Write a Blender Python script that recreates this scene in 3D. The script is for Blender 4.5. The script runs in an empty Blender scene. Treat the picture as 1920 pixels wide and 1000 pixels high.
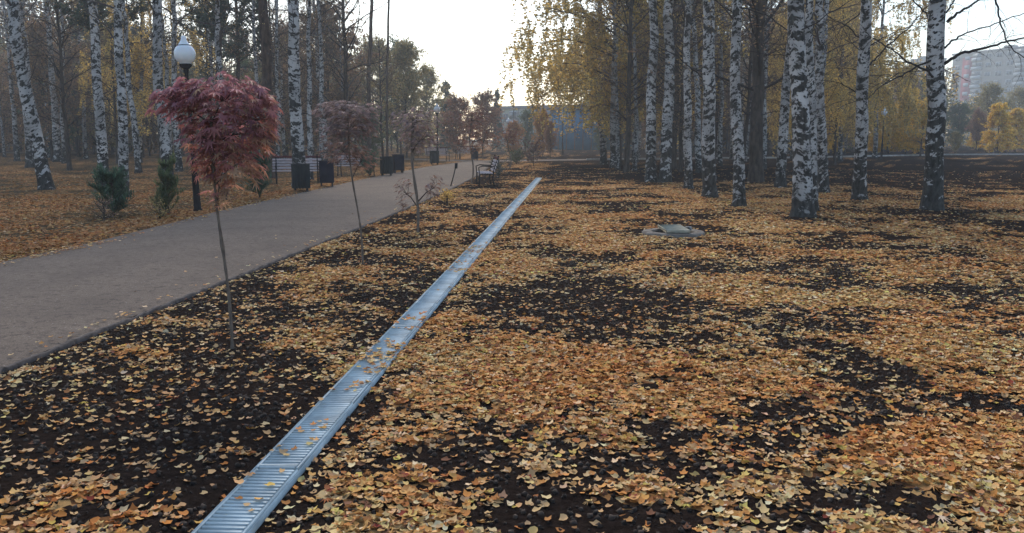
import bpy, math, random
import numpy as np
from mathutils import Vector, Matrix
rad = math.radians
rng = np.random.default_rng(7)
random.seed(7)
sc = bpy.context.scene
COL = sc.collection

# ------------------------------------------------------------------ camera
CAM_H, F, PITCH = 1.55, 1600.0, math.atan(242 / 1600.0)
cd = bpy.data.cameras.new('camera'); cam = bpy.data.objects.new('camera', cd); COL.objects.link(cam)
cam.location = (0, 0, CAM_H); cam.rotation_euler = (rad(90) - PITCH, 0, 0)
cd.sensor_width = 36; cd.lens = 36 * F / 1920; cd.clip_start = 0.05; cd.clip_end = 3000
sc.camera = cam
# ------------------------------------------------------------------ world, sun, exposure
SUN_EL, SUN_AZ = rad(38), rad(-12)          # azimuth from +Y towards +X
w = bpy.data.worlds.new('World'); sc.world = w; w.use_nodes = True
nt = w.node_tree; nt.nodes.clear()
sky = nt.nodes.new('ShaderNodeTexSky'); sky.sky_type = 'NISHITA'; sky.sun_disc = False
sky.sun_elevation = SUN_EL; sky.sun_rotation = SUN_AZ; sky.air_density = 1.0; sky.dust_density = 1.0; sky.ozone_density = .35
bg = nt.nodes.new('ShaderNodeBackground'); bg.inputs[1].default_value = 0.15
wo = nt.nodes.new('ShaderNodeOutputWorld')
nt.links.new(sky.outputs[0], bg.inputs[0]); nt.links.new(bg.outputs[0], wo.inputs[0])
sd = bpy.data.lights.new('sun', 'SUN'); sd.energy = 1.5; sd.angle = rad(16); sd.color = (1, .90, .78)
so = bpy.data.objects.new('sun', sd); COL.objects.link(so)
sdir = Vector((math.sin(SUN_AZ) * math.cos(SUN_EL), math.cos(SUN_AZ) * math.cos(SUN_EL), math.sin(SUN_EL)))
so.rotation_euler = sdir.to_track_quat('Z', 'Y').to_euler(); so.location = (0, 0, 60)
sc.view_settings.view_transform = 'Standard'; sc.view_settings.look = 'None'
sc.view_settings.exposure = 0.78; sc.view_settings.gamma = 1
sc.cycles.use_denoising = True; sc.cycles.max_bounces = 5; sc.cycles.diffuse_bounces = 2
sc.cycles.volume_bounces = 1; sc.cycles.transparent_max_bounces = 4; sc.cycles.glossy_bounces = 2
sc.cycles.sample_clamp_indirect = 4

# ------------------------------------------------------------------ helpers
sP, cP = math.sin(PITCH), math.cos(PITCH)
def ray(px, py):
    x, y, z = (px - 960) / F, 1.0, -(py - 500) / F
    return Vector((x, y * cP + z * sP, -y * sP + z * cP))
def G(px, py, z=0.0):                      # ground point seen at a pixel of the photograph
    r = ray(px, py); t = (z - CAM_H) / r.z
    return Vector((r.x * t, r.y * t, z))
def D(px, py, Y):                          # point seen at a pixel, at distance Y ahead
    r = ray(px, py); t = Y / r.y
    return Vector((r.x * t, Y, CAM_H + r.z * t))

class MB:
    def __init__(s): s.v = []; s.c = []; s.idx = []; s.tot = []; s.n = 0; s.mi = []; s.m = 0
    def add(s, V, Fs, C=(.5, .5, .5)):     # V (n,3); Fs: (m,k) int array or list of such
        V = np.asarray(V, float); n = len(V)
        C = np.asarray(C, float)
        if C.ndim == 1: C = np.tile(C, (n, 1))
        if not isinstance(Fs, (list, tuple)) or (len(Fs) and np.ndim(Fs[0]) < 2): Fs = [np.asarray(Fs)]
        for f in Fs:
            f = np.asarray(f)
            if len(f) == 0: continue
            s.idx.append((f + s.n).ravel()); s.tot.append(np.full(len(f), f.shape[1])); s.mi.append(np.full(len(f), s.m))
        s.v.append(V); s.c.append(C); s.n += n
    def mesh(s, name, mats, smooth=False):
        me = bpy.data.meshes.new(name)
        V = np.concatenate(s.v); C = np.concatenate(s.c); I = np.concatenate(s.idx); T = np.concatenate(s.tot)
        me.vertices.add(len(V)); me.vertices.foreach_set('co', V.astype(np.float32).ravel())
        me.loops.add(len(I)); me.loops.foreach_set('vertex_index', I.astype(np.int32))
        me.polygons.add(len(T)); me.polygons.foreach_set('loop_start', (np.cumsum(T) - T).astype(np.int32))
        me.polygons.foreach_set('loop_total', T.astype(np.int32))
        me.polygons.foreach_set('material_index', np.concatenate(s.mi).astype(np.int32))
        if smooth: me.polygons.foreach_set('use_smooth', np.ones(len(T), bool))
        a = me.attributes.new('col', 'FLOAT_COLOR', 'POINT')
        a.data.foreach_set('color', np.concatenate([C, np.ones((len(C), 1))], 1).astype(np.float32).ravel())
        for m in (mats if isinstance(mats, (list, tuple)) else [mats]): me.materials.append(m)
        me.update(calc_edges=True)
        return me
    def build(s, name, mats, parent=None, smooth=False):
        return link(name, s.mesh(name, mats, smooth), parent)
    # --- shapes
    def box(s, c, size, C=(.5, .5, .5), R=None, bev=0.0):
        hx, hy, hz = [a / 2 for a in size]; b = min(bev, hx * .9, hy * .9, hz * .9)
        if b <= 0:
            V = np.array([[x, y, z] for z in (-hz, hz) for y in (-hy, hy) for x in (-hx, hx)])
            Fq = np.array([[0, 2, 3, 1], [4, 5, 7, 6], [0, 1, 5, 4], [2, 6, 7, 3], [0, 4, 6, 2], [1, 3, 7, 5]])
            Fs = [Fq]
        else:
            V = []; 
            for z in (-1, 1):
                for y in (-1, 1):
                    for x in (-1, 1):
                        V += [[x * hx, y * (hy - b), z * (hz - b)], [x * (hx - b), y * hy, z * (hz - b)], [x * (hx - b), y * (hy - b), z * hz]]
            V = np.array(V)
            k = lambda x, y, z, a: ((z * 2 + y) * 2 + x) * 3 + a
            q = []; t = []
            q += [[k(0,0,0,0), k(0,0,1,0), k(0,1,1,0), k(0,1,0,0)], [k(1,0,0,0), k(1,1,0,0), k(1,1,1,0), k(1,0,1,0)]]
            q += [[k(0,0,0,1), k(1,0,0,1), k(1,0,1,1), k(0,0,1,1)], [k(0,1,0,1), k(0,1,1,1), k(1,1,1,1), k(1,1,0,1)]]
            q += [[k(0,0,0,2), k(0,1,0,2), k(1,1,0,2), k(1,0,0,2)], [k(0,0,1,2), k(1,0,1,2), k(1,1,1,2), k(0,1,1,2)]]
            for z in (0, 1):
                for y in (0, 1): q.append([k(0,y,z,1), k(1,y,z,1), k(1,y,z,2), k(0,y,z,2)])
                for x in (0, 1): q.append([k(x,0,z,0), k(x,1,z,0), k(x,1,z,2), k(x,0,z,2)])
            for y in (0, 1):
                for x in (0, 1): q.append([k(x,y,0,0), k(x,y,1,0), k(x,y,1,1), k(x,y,0,1)])
            for z in (0, 1):
                for y in (0, 1):
                    for x in (0, 1): t.append([k(x,y,z,0), k(x,y,z,1), k(x,y,z,2)])
            Fs = [np.array(q), np.array(t)]
        if R is not None: V = V @ np.array(R).T
        s.add(V + np.array(c), Fs, C)
    def tube(s, P, r, sides=6, C=(.5, .5, .5), jit=0.0, cap=False):
        P = np.asarray(P, float); n = len(P); r = np.broadcast_to(np.asarray(r, float), (n,))
        T = np.gradient(P, axis=0); T /= np.linalg.norm(T, axis=1)[:, None] + 1e-9
        ref = np.array([1., 0, 0]) if abs(T[0][0]) < .8 else np.array([0, 1., 0])
        U = np.cross(T, ref); U /= np.linalg.norm(U, axis=1)[:, None] + 1e-9; W = np.cross(T, U)
        a = np.arange(sides) * 2 * math.pi / sides
        rr = r[:, None] * (1 + jit * rng.standard_normal((n, sides)))
        V = P[:, None] + U[:, None] * (np.cos(a)[None, :, None] * rr[..., None]) + W[:, None] * (np.sin(a)[None, :, None] * rr[..., None])
        i = np.arange(n - 1)[:, None] * sides; j = np.arange(sides)[None]; j2 = (j + 1) % sides
        Fq = np.stack([i + j, i + j2, i + sides + j2, i + sides + j], -1).reshape(-1, 4)
        Fs = [Fq]
        if cap: Fs.append(np.array([[*range(sides)][::-1], [*range((n - 1) * sides, n * sides)]]))
        s.add(V.reshape(-1, 3), Fs, C)
    def lathe(s, prof, c=(0, 0, 0), sides=24, C=(.5, .5, .5)):
        prof = np.asarray(prof, float); n = len(prof); a = np.arange(sides) * 2 * math.pi / sides
        V = np.stack([prof[:, 0][:, None] * np.cos(a), prof[:, 0][:, None] * np.sin(a), np.repeat(prof[:, 1][:, None], sides, 1)], -1)
        i = np.arange(n - 1)[:, None] * sides; j = np.arange(sides)[None]; j2 = (j + 1) % sides
        s.add(V.reshape(-1, 3) + np.array(c), [np.stack([i + j, i + j2, i + sides + j2, i + sides + j], -1).reshape(-1, 4)], C)
    def scatter(s, tv, tf, P, R, S, C):
        P = np.asarray(P); n = len(P); 
        if n == 0: return
        tv = np.asarray(tv, float); k = len(tv)
        S = np.asarray(S, float)
        V = np.einsum('nij,kj->nki', R, tv) * S[:, None, None] + P[:, None]
        Fs = [(np.asarray(f)[None] + (np.arange(n) * k)[:, None, None]).reshape(-1, np.asarray(f).shape[1]) for f in tf]
        s.add(V.reshape(-1, 3), Fs, np.repeat(C, k, 0))
def link(name, data, parent=None):
    o = bpy.data.objects.new(name, data); COL.objects.link(o)
    if parent is not None: o.parent = parent
    return o
def tag(o, label=None, cat=None, group=None, kind=None):
    if label: o['label'] = label
    if cat: o['category'] = cat
    if group: o['group'] = group
    if kind: o['kind'] = kind
    return o
def thing(name, loc, label, cat, group=None, rz=0, s=1):
    o = bpy.data.objects.new(name, None); COL.objects.link(o); o.empty_display_size = .2
    o.location = loc; o.rotation_euler = (0, 0, rz); o.scale = (s, s, s)
    return tag(o, label, cat, group)
def copy_thing(src, loc, label, group=None, rot=(0, 0, 0), scale=None):
    r = src.copy(); COL.objects.link(r); r.location = loc; r.rotation_euler = rot
    if scale is not None: r.scale = scale if hasattr(scale, '__len__') else (scale,) * 3
    r['label'] = label
    if group: r['group'] = group
    for ch in src.children:
        c = ch.copy(); COL.objects.link(c); c.parent = r
        for g in ch.children:
            d = g.copy(); COL.objects.link(d); d.parent = c
    return r
def rotm(yaw, tilt, spin=None):            # n rotation matrices: tilt about x, then yaw about z
    n = len(yaw); cy, sy, ct, st = np.cos(yaw), np.sin(yaw), np.cos(tilt), np.sin(tilt)
    Z = np.zeros(n); O = np.ones(n)
    Rz = np.stack([np.stack([cy, -sy, Z], -1), np.stack([sy, cy, Z], -1), np.stack([Z, Z, O], -1)], 1)
    Rx = np.stack([np.stack([O, Z, Z], -1), np.stack([Z, ct, -st], -1), np.stack([Z, st, ct], -1)], 1)
    R = Rz @ Rx
    if spin is not None:
        cs, ss = np.cos(spin), np.sin(spin)
        R = R @ np.stack([np.stack([cs, -ss, Z], -1), np.stack([ss, cs, Z], -1), np.stack([Z, Z, O], -1)], 1)
    return R
def rand_rot(n, g=rng): return rotm(g.uniform(0, 6.283, n), np.arccos(g.uniform(-1, 1, n)), g.uniform(0, 6.283, n))

# value noise
_T = np.random.default_rng(3).random((256, 256))
def vnoise(x, y):
    xi = np.floor(x).astype(int); yi = np.floor(y).astype(int); fx = x - xi; fy = y - yi
    fx = fx * fx * (3 - 2 * fx); fy = fy * fy * (3 - 2 * fy)
    g = lambda a, b: _T[a & 255, b & 255]
    return (g(xi, yi) * (1 - fx) + g(xi + 1, yi) * fx) * (1 - fy) + (g(xi, yi + 1) * (1 - fx) + g(xi + 1, yi + 1) * fx) * fy
def fbm(x, y, f, o=4):
    r = 0; a = .5; t = 0
    for k in range(o): r = r + a * vnoise(x * f + 17.3 * k, y * f + 9.1 * k); t += a; a *= .55; f *= 2.03
    return r / t

# ------------------------------------------------------------------ materials
def mat(name):
    m = bpy.data.materials.new(name); m.use_nodes = True; t = m.node_tree; b = t.nodes['Principled BSDF']
    return m, t, b
def N(t, typ, **kw):
    n = t.nodes.new(typ)
    for k, v in kw.items():
        if k.startswith('i_'): n.inputs[k[2:]].default_value = v
        else: setattr(n, k, v)
    return n
def ramp(t, src, stops):
    r = t.nodes.new('ShaderNodeValToRGB'); e = r.color_ramp.elements
    for k, (p, c) in enumerate(stops):
        if k > 1: e.new(p)
        e[k].position = p; e[k].color = (*c, 1) if len(c) == 3 else c
    t.links.new(src, r.inputs[0]); return r.outputs[0]
def mix(t, f, a, b, mode='MIX'):
    m = t.nodes.new('ShaderNodeMix'); m.data_type = 'RGBA'; m.blend_type = mode
    for i, v in ((0, f), (6, a), (7, b)):
        if hasattr(v, 'is_linked'): t.links.new(v, m.inputs[i])
        elif i == 0: m.inputs[0].default_value = v
        else: m.inputs[i].default_value = (*v, 1)
    return m.outputs[2]
def coords(t, scale=(1, 1, 1), space='Object', rnd=False):
    tc = N(t, 'ShaderNodeTexCoord'); mp = N(t, 'ShaderNodeMapping'); mp.inputs['Scale'].default_value = scale
    t.links.new(tc.outputs[space], mp.inputs[0])
    if rnd:
        oi = N(t, 'ShaderNodeObjectInfo'); mu = N(t, 'ShaderNodeMath', operation='MULTIPLY'); mu.inputs[1].default_value = 57.0
        t.links.new(oi.outputs['Random'], mu.inputs[0]); t.links.new(mu.outputs[0], mp.inputs['Location'])
    return mp.outputs[0]
def noise(t, vec, s, d=4, r=.6, dist=0.0):
    n = N(t, 'ShaderNodeTexNoise'); n.inputs['Scale'].default_value = s; n.inputs['Detail'].default_value = d
    n.inputs['Roughness'].default_value = r; n.inputs['Distortion'].default_value = dist
    t.links.new(vec, n.inputs['Vector']); return n.outputs['Fac']
def bump(t, b, h, st, dist=.02):
    n = N(t, 'ShaderNodeBump'); n.inputs['Strength'].default_value = st; n.inputs['Distance'].default_value = dist
    t.links.new(h, n.inputs['Height']); t.links.new(n.outputs[0], b.inputs['Normal'])
def mat_attr(name, rough=.7, trans=0.0, spec=.3, gain=1.0):
    m, t, b = mat(name); a0 = N(t, 'ShaderNodeAttribute', attribute_name='col')
    a = N(t, 'ShaderNodeVectorMath', operation='SCALE'); a.inputs['Scale'].default_value = gain; t.links.new(a0.outputs['Color'], a.inputs[0])
    t.links.new(a.outputs[0], b.inputs['Base Color']); b.inputs['Roughness'].default_value = rough
    b.inputs['Specular IOR Level'].default_value = spec
    if trans:
        tr = N(t, 'ShaderNodeBsdfTranslucent'); mx = N(t, 'ShaderNodeMixShader'); mx.inputs[0].default_value = trans
        t.links.new(a.outputs[0], tr.inputs[0]); t.links.new(b.outputs[0], mx.inputs[1]); t.links.new(tr.outputs[0], mx.inputs[2])
        t.links.new(mx.outputs[0], t.nodes['Material Output'].inputs[0])
    return m
def mat_noise(name, c1, c2, sc_=8, rough=.8, bs=.3, metal=0, scale=(1, 1, 1), rnd=True, dist=.01, spec=.3, stops=(.35, .65)):
    m, t, b = mat(name); v = coords(t, scale, rnd=rnd); n = noise(t, v, sc_, 6)
    t.links.new(ramp(t, n, [(stops[0], c1), (stops[1], c2)]), b.inputs['Base Color'])
    b.inputs['Roughness'].default_value = rough; b.inputs['Metallic'].default_value = metal; b.inputs['Specular IOR Level'].default_value = spec
    if bs: bump(t, b, n, bs, dist)
    return m
M = {}
M['leaf'] = mat_attr('leaf', .65, .45, gain=2.0); M['litter'] = mat_attr('litter', .8, .1, .08)
M['maple'] = mat_attr('maple_leaf', .6, .4, .25)
M['twig'] = mat_attr('twig', .85)
M['dark_bark'] = mat_noise('dark_bark', (.028, .022, .018), (.10, .078, .062), 5, .95, .8, scale=(3, 3, .7), dist=.03)
M['pine_bark'] = mat_noise('pine_bark', (.035, .026, .022), (.13, .085, .06), 5, .95, .8, scale=(3, 3, .8), dist=.03)
M['sapling_bark'] = mat_noise('sapling_bark', (.10, .08, .065), (.20, .16, .125), 14, .9, .5, scale=(3, 3, 1))
def birch_mat(name, dark, basez):
    m, t, b = mat(name)
    oi = N(t, 'ShaderNodeObjectInfo'); tc = N(t, 'ShaderNodeTexCoord')
    sx = N(t, 'ShaderNodeSeparateXYZ'); t.links.new(tc.outputs['Object'], sx.inputs[0])
    ab = N(t, 'ShaderNodeMath', operation='ABSOLUTE'); t.links.new(sx.outputs[0], ab.inputs[0])
    ma = N(t, 'ShaderNodeMath', operation='MULTIPLY_ADD'); ma.inputs[1].default_value = .5
    t.links.new(ab.outputs[0], ma.inputs[0]); t.links.new(sx.outputs[2], ma.inputs[2])
    cb = N(t, 'ShaderNodeCombineXYZ'); t.links.new(sx.outputs[0], cb.inputs[0]); t.links.new(sx.outputs[1], cb.inputs[1]); t.links.new(ma.outputs[0], cb.inputs[2])
    mu = N(t, 'ShaderNodeMath', operation='MULTIPLY'); mu.inputs[1].default_value = 43.0; t.links.new(oi.outputs['Random'], mu.inputs[0])
    def mp(s):
        q = N(t, 'ShaderNodeMapping'); q.inputs['Scale'].default_value = s
        t.links.new(cb.outputs[0], q.inputs[0]); t.links.new(mu.outputs[0], q.inputs['Location']); return q.outputs[0]
    n1 = noise(t, mp((4.6, 4.6, 7.5)), 1.0, 6, .66, .2)        # black chevrons and scars
    n2 = noise(t, mp((6, 6, 30)), 1.0, 4, .65)                 # fine lenticels
    n3 = noise(t, mp((2, 2, 1.2)), 1.0, 3, .5)                # grey clouds
    n4 = noise(t, mp((14, 14, 6)), 1.0, 5, .7)                # rough black base bark
    # base factor
    mr = N(t, 'ShaderNodeMapRange'); mr.inputs[1].default_value = 0.0; mr.inputs[2].default_value = basez; mr.inputs[3].default_value = .13; mr.inputs[4].default_value = 0
    t.links.new(sx.outputs[2], mr.inputs[0])
    ad = N(t, 'ShaderNodeMath', operation='ADD'); t.links.new(n1, ad.inputs[0]); t.links.new(mr.outputs[0], ad.inputs[1])
    ad2 = N(t, 'ShaderNodeMath', operation='ADD'); ad2.inputs[1].default_value = dark; t.links.new(ad.outputs[0], ad2.inputs[0])
    black = ramp(t, ad2.outputs[0], [(.565, (0, 0, 0)), (.60, (1, 1, 1))])
    lent = ramp(t, n2, [(.60, (0, 0, 0)), (.66, (.8, .8, .8))])
    base = ramp(t, n3, [(.3, (.27, .26, .245)), (.7, (.60, .58, .55))])
    bk = ramp(t, n4, [(.35, (.012, .012, .012)), (.75, (.10, .097, .085))])
    vo = N(t, 'ShaderNodeTexVoronoi'); t.links.new(mp((2.5, 2.5, 3.1)), vo.inputs['Vector']); vs = N(t, 'ShaderNodeSeparateColor'); t.links.new(vo.outputs['Color'], vs.inputs[0])
    m1 = N(t, 'ShaderNodeMath', operation='MULTIPLY_ADD'); m1.inputs[1].default_value = .55; t.links.new(n4, m1.inputs[0]); t.links.new(vo.outputs['Distance'], m1.inputs[2])
    m2 = N(t, 'ShaderNodeMath', operation='MULTIPLY_ADD'); m2.inputs[1].default_value = -.42; t.links.new(vs.outputs[0], m2.inputs[0]); t.links.new(m1.outputs[0], m2.inputs[2])
    diamond = ramp(t, m2.outputs[0], [(.27, (1, 1, 1)), (.31, (0, 0, 0))])
    black = mix(t, diamond, black, (1, 1, 1))
    c = mix(t, lent, base, (.10, .09, .085)); c = mix(t, black, c, bk)
    t.links.new(c, b.inputs['Base Color']); b.inputs['Roughness'].default_value = .8; b.inputs['Specular IOR Level'].default_value = .2
    mm = N(t, 'ShaderNodeMath', operation='MULTIPLY'); t.links.new(black, mm.inputs[0]); t.links.new(n4, mm.inputs[1])
    bump(t, b, mm.outputs[0], .7, .03)
    return m
M['birch'] = birch_mat('birch_bark', 0.055, 1.6)
M['birch_old'] = birch_mat('birch_bark_rough', 0.06, 3.0)
M['birch_gnarled'] = birch_mat('birch_bark_gnarled', 0.075, .5)
M['concrete'] = mat_noise('concrete', (.16, .155, .145), (.34, .33, .31), 9, .9, .4)
M['ringc'] = mat_noise('worn_concrete', (.10, .085, .07), (.25, .225, .19), 5, .95, .5)
M['slabc'] = mat_noise('pale_concrete', (.27, .25, .18), (.40, .37, .28), 9, .9, .4)
M['kerbstone'] = mat_noise('kerbstone', (.30, .29, .27), (.5, .48, .45), 3, .9, .2)
M['edging'] = mat_noise('edging', (.04, .033, .03), (.12, .10, .09), 14, .95, .4)
M['black_iron'] = mat_noise('black_iron', (.008, .008, .009), (.02, .02, .021), 6, .8, .1, spec=.1)
M['slat_wood'] = mat_noise('slat_wood', (.42, .34, .33), (.62, .53, .52), 5, .7, .2, scale=(1, 6, 6))
M['red_slat'] = mat_noise('red_slat', (.08, .02, .022), (.14, .04, .04), 5, .7, .2)
M['bin_green'] = mat_noise('bin_green', (.012, .016, .017), (.03, .036, .035), 6, .8, .2, scale=(1, 1, .5), spec=.1)
M['bin_blue'] = mat_noise('bin_blue', (.009, .009, .017), (.02, .02, .034), 6, .8, .2, spec=.1)
M['galv'] = mat_noise('galvanised', (.30, .345, .345), (.64, .74, .735), 3, .6, .12, metal=.05, scale=(1, 1, 1), rnd=False, spec=.5)
M['channel'] = mat_noise('drain_dark', (.01, .01, .01), (.03, .028, .026), 9, .9, .2)
m, t, b = mat('opal_glass'); b.inputs['Base Color'].default_value = (.80, .83, .83, 1); b.inputs['Roughness'].default_value = .22
b.inputs['Subsurface Weight'].default_value = .15; M['opal'] = m

# ------------------------------------------------------------------ layout lines in the world
S0, S1 = G(419, 1000), G(1010, 335)
sdv = (S1 - S0).normalized(); snv = Vector((sdv.y, -sdv.x, 0)); S_NEAR, S_FAR = -3.4, (S1 - S0).length
PL = [G(*p) for p in [(-1900, 910), (-700, 646), (0, 493), (179, 454), (408, 397), (583, 358), (700, 332), (800, 313), (868, 304)]]
PR = [G(*p) for p in [(-900, 1060), (-300, 815), (0, 693), (417, 528), (667, 429), (760, 391), (845, 354), (900, 326), (922, 306)]]
def poly_x(line, y):
    ys = np.array([p.y for p in line]); xs = np.array([p.x for p in line]); return np.interp(y, ys, xs)
def s_coord(x, y):
    dx, dy = x - S0.x, y - S0.y; return dx * sdv.x + dy * sdv.y, dx * snv.x + dy * snv.y
EL = []   # bare soil patches: centre, size in the world
def patch(px, py, rx, ry, a):
    c = G(px, py); wx = (G(px + rx, py) - c).length; wy = abs(G(px, py - ry).y - G(px, py + ry).y) / 2
    EL.append((c.x, c.y, wx, wy, a))
for p in [(1130,590,190,48,-.5),(1250,640,110,30,-.35),(990,560,80,30,-.3),(1620,705,110,45,-.6),(1870,565,130,30,-.65),(1085,860,90,70,-.4),(960,870,150,25,-.25),
          (1640,955,150,35,-.5),(1140,487,150,14,-.45),(1500,500,170,18,-.3),(1445,852,70,16,-.45),(1530,590,100,16,-.4),(1760,470,180,18,-.3),(1040,940,130,40,-.3),
          (1900,640,60,18,-.4),(1180,800,60,60,-.25),(1040,432,60,8,-.35),(560,760,160,80,-.35),(250,800,260,90,-.3),(80,750,120,60,-.4),(420,900,120,70,-.3),(620,570,90,30,-.1),
          (560,680,130,30,-.15),(700,620,40,25,-.4),(100,960,90,60,.2),(300,980,80,50,.25),(690,490,90,10,-.4),(780,455,110,16,-.3),(430,650,90,25,-.25),
          (1420,720,230,60,.35),(1300,940,300,70,.3),(1100,700,200,40,.3),(760,760,60,70,.35),(600,640,40,30,.25),(720,540,60,25,.3),(1500,560,60,15,.2),(1760,860,160,60,.25),
          (850,640,60,40,.25),(650,860,60,60,.2),(1505,412,90,9,-.5),(1750,400,130,14,-.6),(1870,430,150,20,-.35)]: patch(*p)
def cover(x, y):                            # 0 bare soil .. 1 thick leaf litter
    n = fbm(x + 31, y + 11, .9, 5); n2 = fbm(x + 5, y + 71, 3.1, 3)
    s, q = s_coord(x, y); c = .58 + (n - .5) * 2.1 + (n2 - .5) * 1.3
    bed = (q < 0)
    c = np.where(bed, c - .17, c)
    for (cx, cy, wx, wy, a) in EL: c = c + a * 1.25 * np.exp(-(((x - cx) / wx) ** 2 + ((y - cy) / wy) ** 2) * 1.2)
    # ploughed far field and dark far verge
    far = np.clip((y - (27 - 3.2 * np.clip((x - 8) / 6, 0, 2.6))) / 6, 0, 1) * (q > 0)
    c = c - far * .55
    dx = x - poly_x(PL, y)
    wood = dx < 0
    c = np.where(wood, .50 + (n - .5) * 1.3 + (n2 - .5) * .7, c)
    c = c + .55 * np.exp(-((dx + .5) / .35) ** 2)
    return np.clip(c, 0, 1)
def relief(x, y):
    s, q = s_coord(x, y); inpath = (x > poly_x(PL, y) - .0) & (x < poly_x(PR, y) + .12)
    dp = np.minimum(np.abs(x - poly_x(PL, y)), np.abs(x - poly_x(PR, y) - .1))
    k = np.clip((np.abs(q) - .13) / .15, 0, 1) * np.clip(dp / .2, 0, 1) * np.where(inpath, 0, 1)
    h = .045 * fbm(x, y, 2.2, 4) + .022 * fbm(x + 9, y, 11, 3)
    h = h * np.clip(40 / np.maximum(np.hypot(x, y), 1), 0, 1)
    rut = -.018 * np.exp(-((q - .27) / .05) ** 2) * (s < 3.2)       # shallow groove beside the drain
    return h * k + rut * k - .012

# ------------------------------------------------------------------ ground
def make_ground():
    rs = [0.0, .5]
    while rs[-1] < 45: rs.append(rs[-1] + max(.022, rs[-1] * .0062))
    while rs[-1] < 560: rs.append(rs[-1] * 1.06)
    rs = np.array(rs[1:])
    an = np.concatenate([np.arange(-44, 44, .22), np.arange(44, 316, 8.)]) * math.pi / 180
    R, A = np.meshgrid(rs, an, indexing='ij'); X = R * np.sin(A); Y = R * np.cos(A)
    Z = relief(X, Y); 
    Z += np.where(R > 560 * .9, 0, 0)
    c = cover(X, Y); wood = (X < poly_x(PL, Y)).astype(float)
    nr, na = X.shape; V = np.stack([X, Y, Z], -1).reshape(-1, 3)
    C = np.stack([c, wood, np.zeros_like(c)], -1).reshape(-1, 3)
    i = np.arange(nr - 1)[:, None] * na; j = np.arange(na)[None]; j2 = (j + 1) % na
    Fq = np.stack([i + j, i + na + j, i + na + j2, i + j2], -1).reshape(-1, 4)
    mb = MB(); mb.add(V, [Fq, np.arange(na)[::-1][None][:, ::-1]], C)
    m, t, b = mat('soil_and_leaves')
    a = N(t, 'ShaderNodeAttribute', attribute_name='col'); sp = N(t, 'ShaderNodeSeparateColor'); t.links.new(a.outputs['Color'], sp.inputs[0])
    v = coords(t)
    ns = noise(t, v, 30, 8, .7); ns2 = noise(t, v, 3, 4, .6)
    soil = ramp(t, ns, [(.3, (.010, .0072, .006)), (.75, (.044, .031, .025))])
    moss = ramp(t, ns, [(.3, (.045, .036, .020)), (.75, (.12, .085, .05))])
    soil = mix(t, sp.outputs[1], soil, moss)
    vo = N(t, 'ShaderNodeTexVoronoi'); vo.inputs['Scale'].default_value = 17; vo.inputs['Randomness'].default_value = 1; t.links.new(v, vo.inputs['Vector'])
    wv = N(t, 'ShaderNodeTexWhiteNoise'); t.links.new(vo.outputs['Color'], wv.inputs['Vector'])
    leafc = ramp(t, wv.outputs['Value'], [(0, (.11, .055, .03)), (.3, (.30, .14, .055)), (.6, (.46, .24, .09)), (.85, (.55, .34, .14)), (1, (.6, .45, .24))])
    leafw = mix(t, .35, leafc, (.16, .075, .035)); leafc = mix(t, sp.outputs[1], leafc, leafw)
    # a cell shows a leaf when its random value is under the cover
    sub = N(t, 'ShaderNodeMath', operation='LESS_THAN'); 
    nc = noise(t, v, 9, 3, .6); ad = N(t, 'ShaderNodeMath', operation='MULTIPLY_ADD'); ad.inputs[1].default_value = .5
    w2 = N(t, 'ShaderNodeSeparateColor'); t.links.new(vo.outputs['Color'], w2.inputs[0])
    t.links.new(nc, ad.inputs[0]); ml = N(t, 'ShaderNodeMath', operation='MULTIPLY'); ml.inputs[1].default_value = .75; t.links.new(w2.outputs[1], ml.inputs[0])
    t.links.new(ml.outputs[0], ad.inputs[2]); t.links.new(ad.outputs[0], sub.inputs[0]); t.links.new(sp.outputs[0], sub.inputs[1])
    t.links.new(mix(t, sub.outputs[0], soil, leafc), b.inputs['Base Color']); b.inputs['Roughness'].default_value = .95; b.inputs['Specular IOR Level'].default_value = .0
    bump(t, b, ns, .9, .03)
    o = mb.build('ground', m, smooth=True); tag(o, kind='structure')
make_ground()

# ------------------------------------------------------------------ path
def ribbon(name, A, B, z, material, thick=0.0, sub=24):
    mb = MB(); ys = []; 
    n = len(A); P = []; Q = []
    for k in range(n - 1):
        for j in range(sub):
            f = j / sub; P.append(A[k].lerp(A[k + 1], f)); Q.append(B[k].lerp(B[k + 1], f))
    P.append(A[-1]); Q.append(B[-1]); V = []
    cols = 14
    for p, q in zip(P, Q):
        for c in range(cols + 1):
            f = c / cols; r = p.lerp(q, f); V.append((r.x, r.y, z + thick * 4 * f * (1 - f)))
    V = np.array(V); m_ = len(P); i = np.arange(m_ - 1)[:, None] * (cols + 1); j = np.arange(cols)[None]
    mb.add(V, [np.stack([i + j, i + j + 1, i + cols + 2 + j, i + cols + 1 + j], -1).reshape(-1, 4)])
    return tag(mb.build(name, material, smooth=True), kind='structure')
m, t, b = mat('crushed_stone_path'); v = coords(t)
n1 = noise(t, v, 90, 6, .75); n2 = noise(t, v, 1.1, 5, .6); n3 = noise(t, v, 14, 4, .7)
c = ramp(t, n1, [(.3, (.045, .033, .025)), (.7, (.33, .26, .20))]); c2 = mix(t, ramp(t, n2, [(.35, (0, 0, 0)), (.7, (.45, .45, .45))]), c, (.09, .072, .06))
vo = N(t, 'ShaderNodeTexVoronoi'); vo.inputs['Scale'].default_value = 30; t.links.new(v, vo.inputs['Vector'])
pb = ramp(t, vo.outputs['Distance'], [(.07, (1, 1, 1)), (.2, (0, 0, 0))]); w2 = N(t, 'ShaderNodeSeparateColor'); t.links.new(vo.outputs['Color'], w2.inputs[0])
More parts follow.
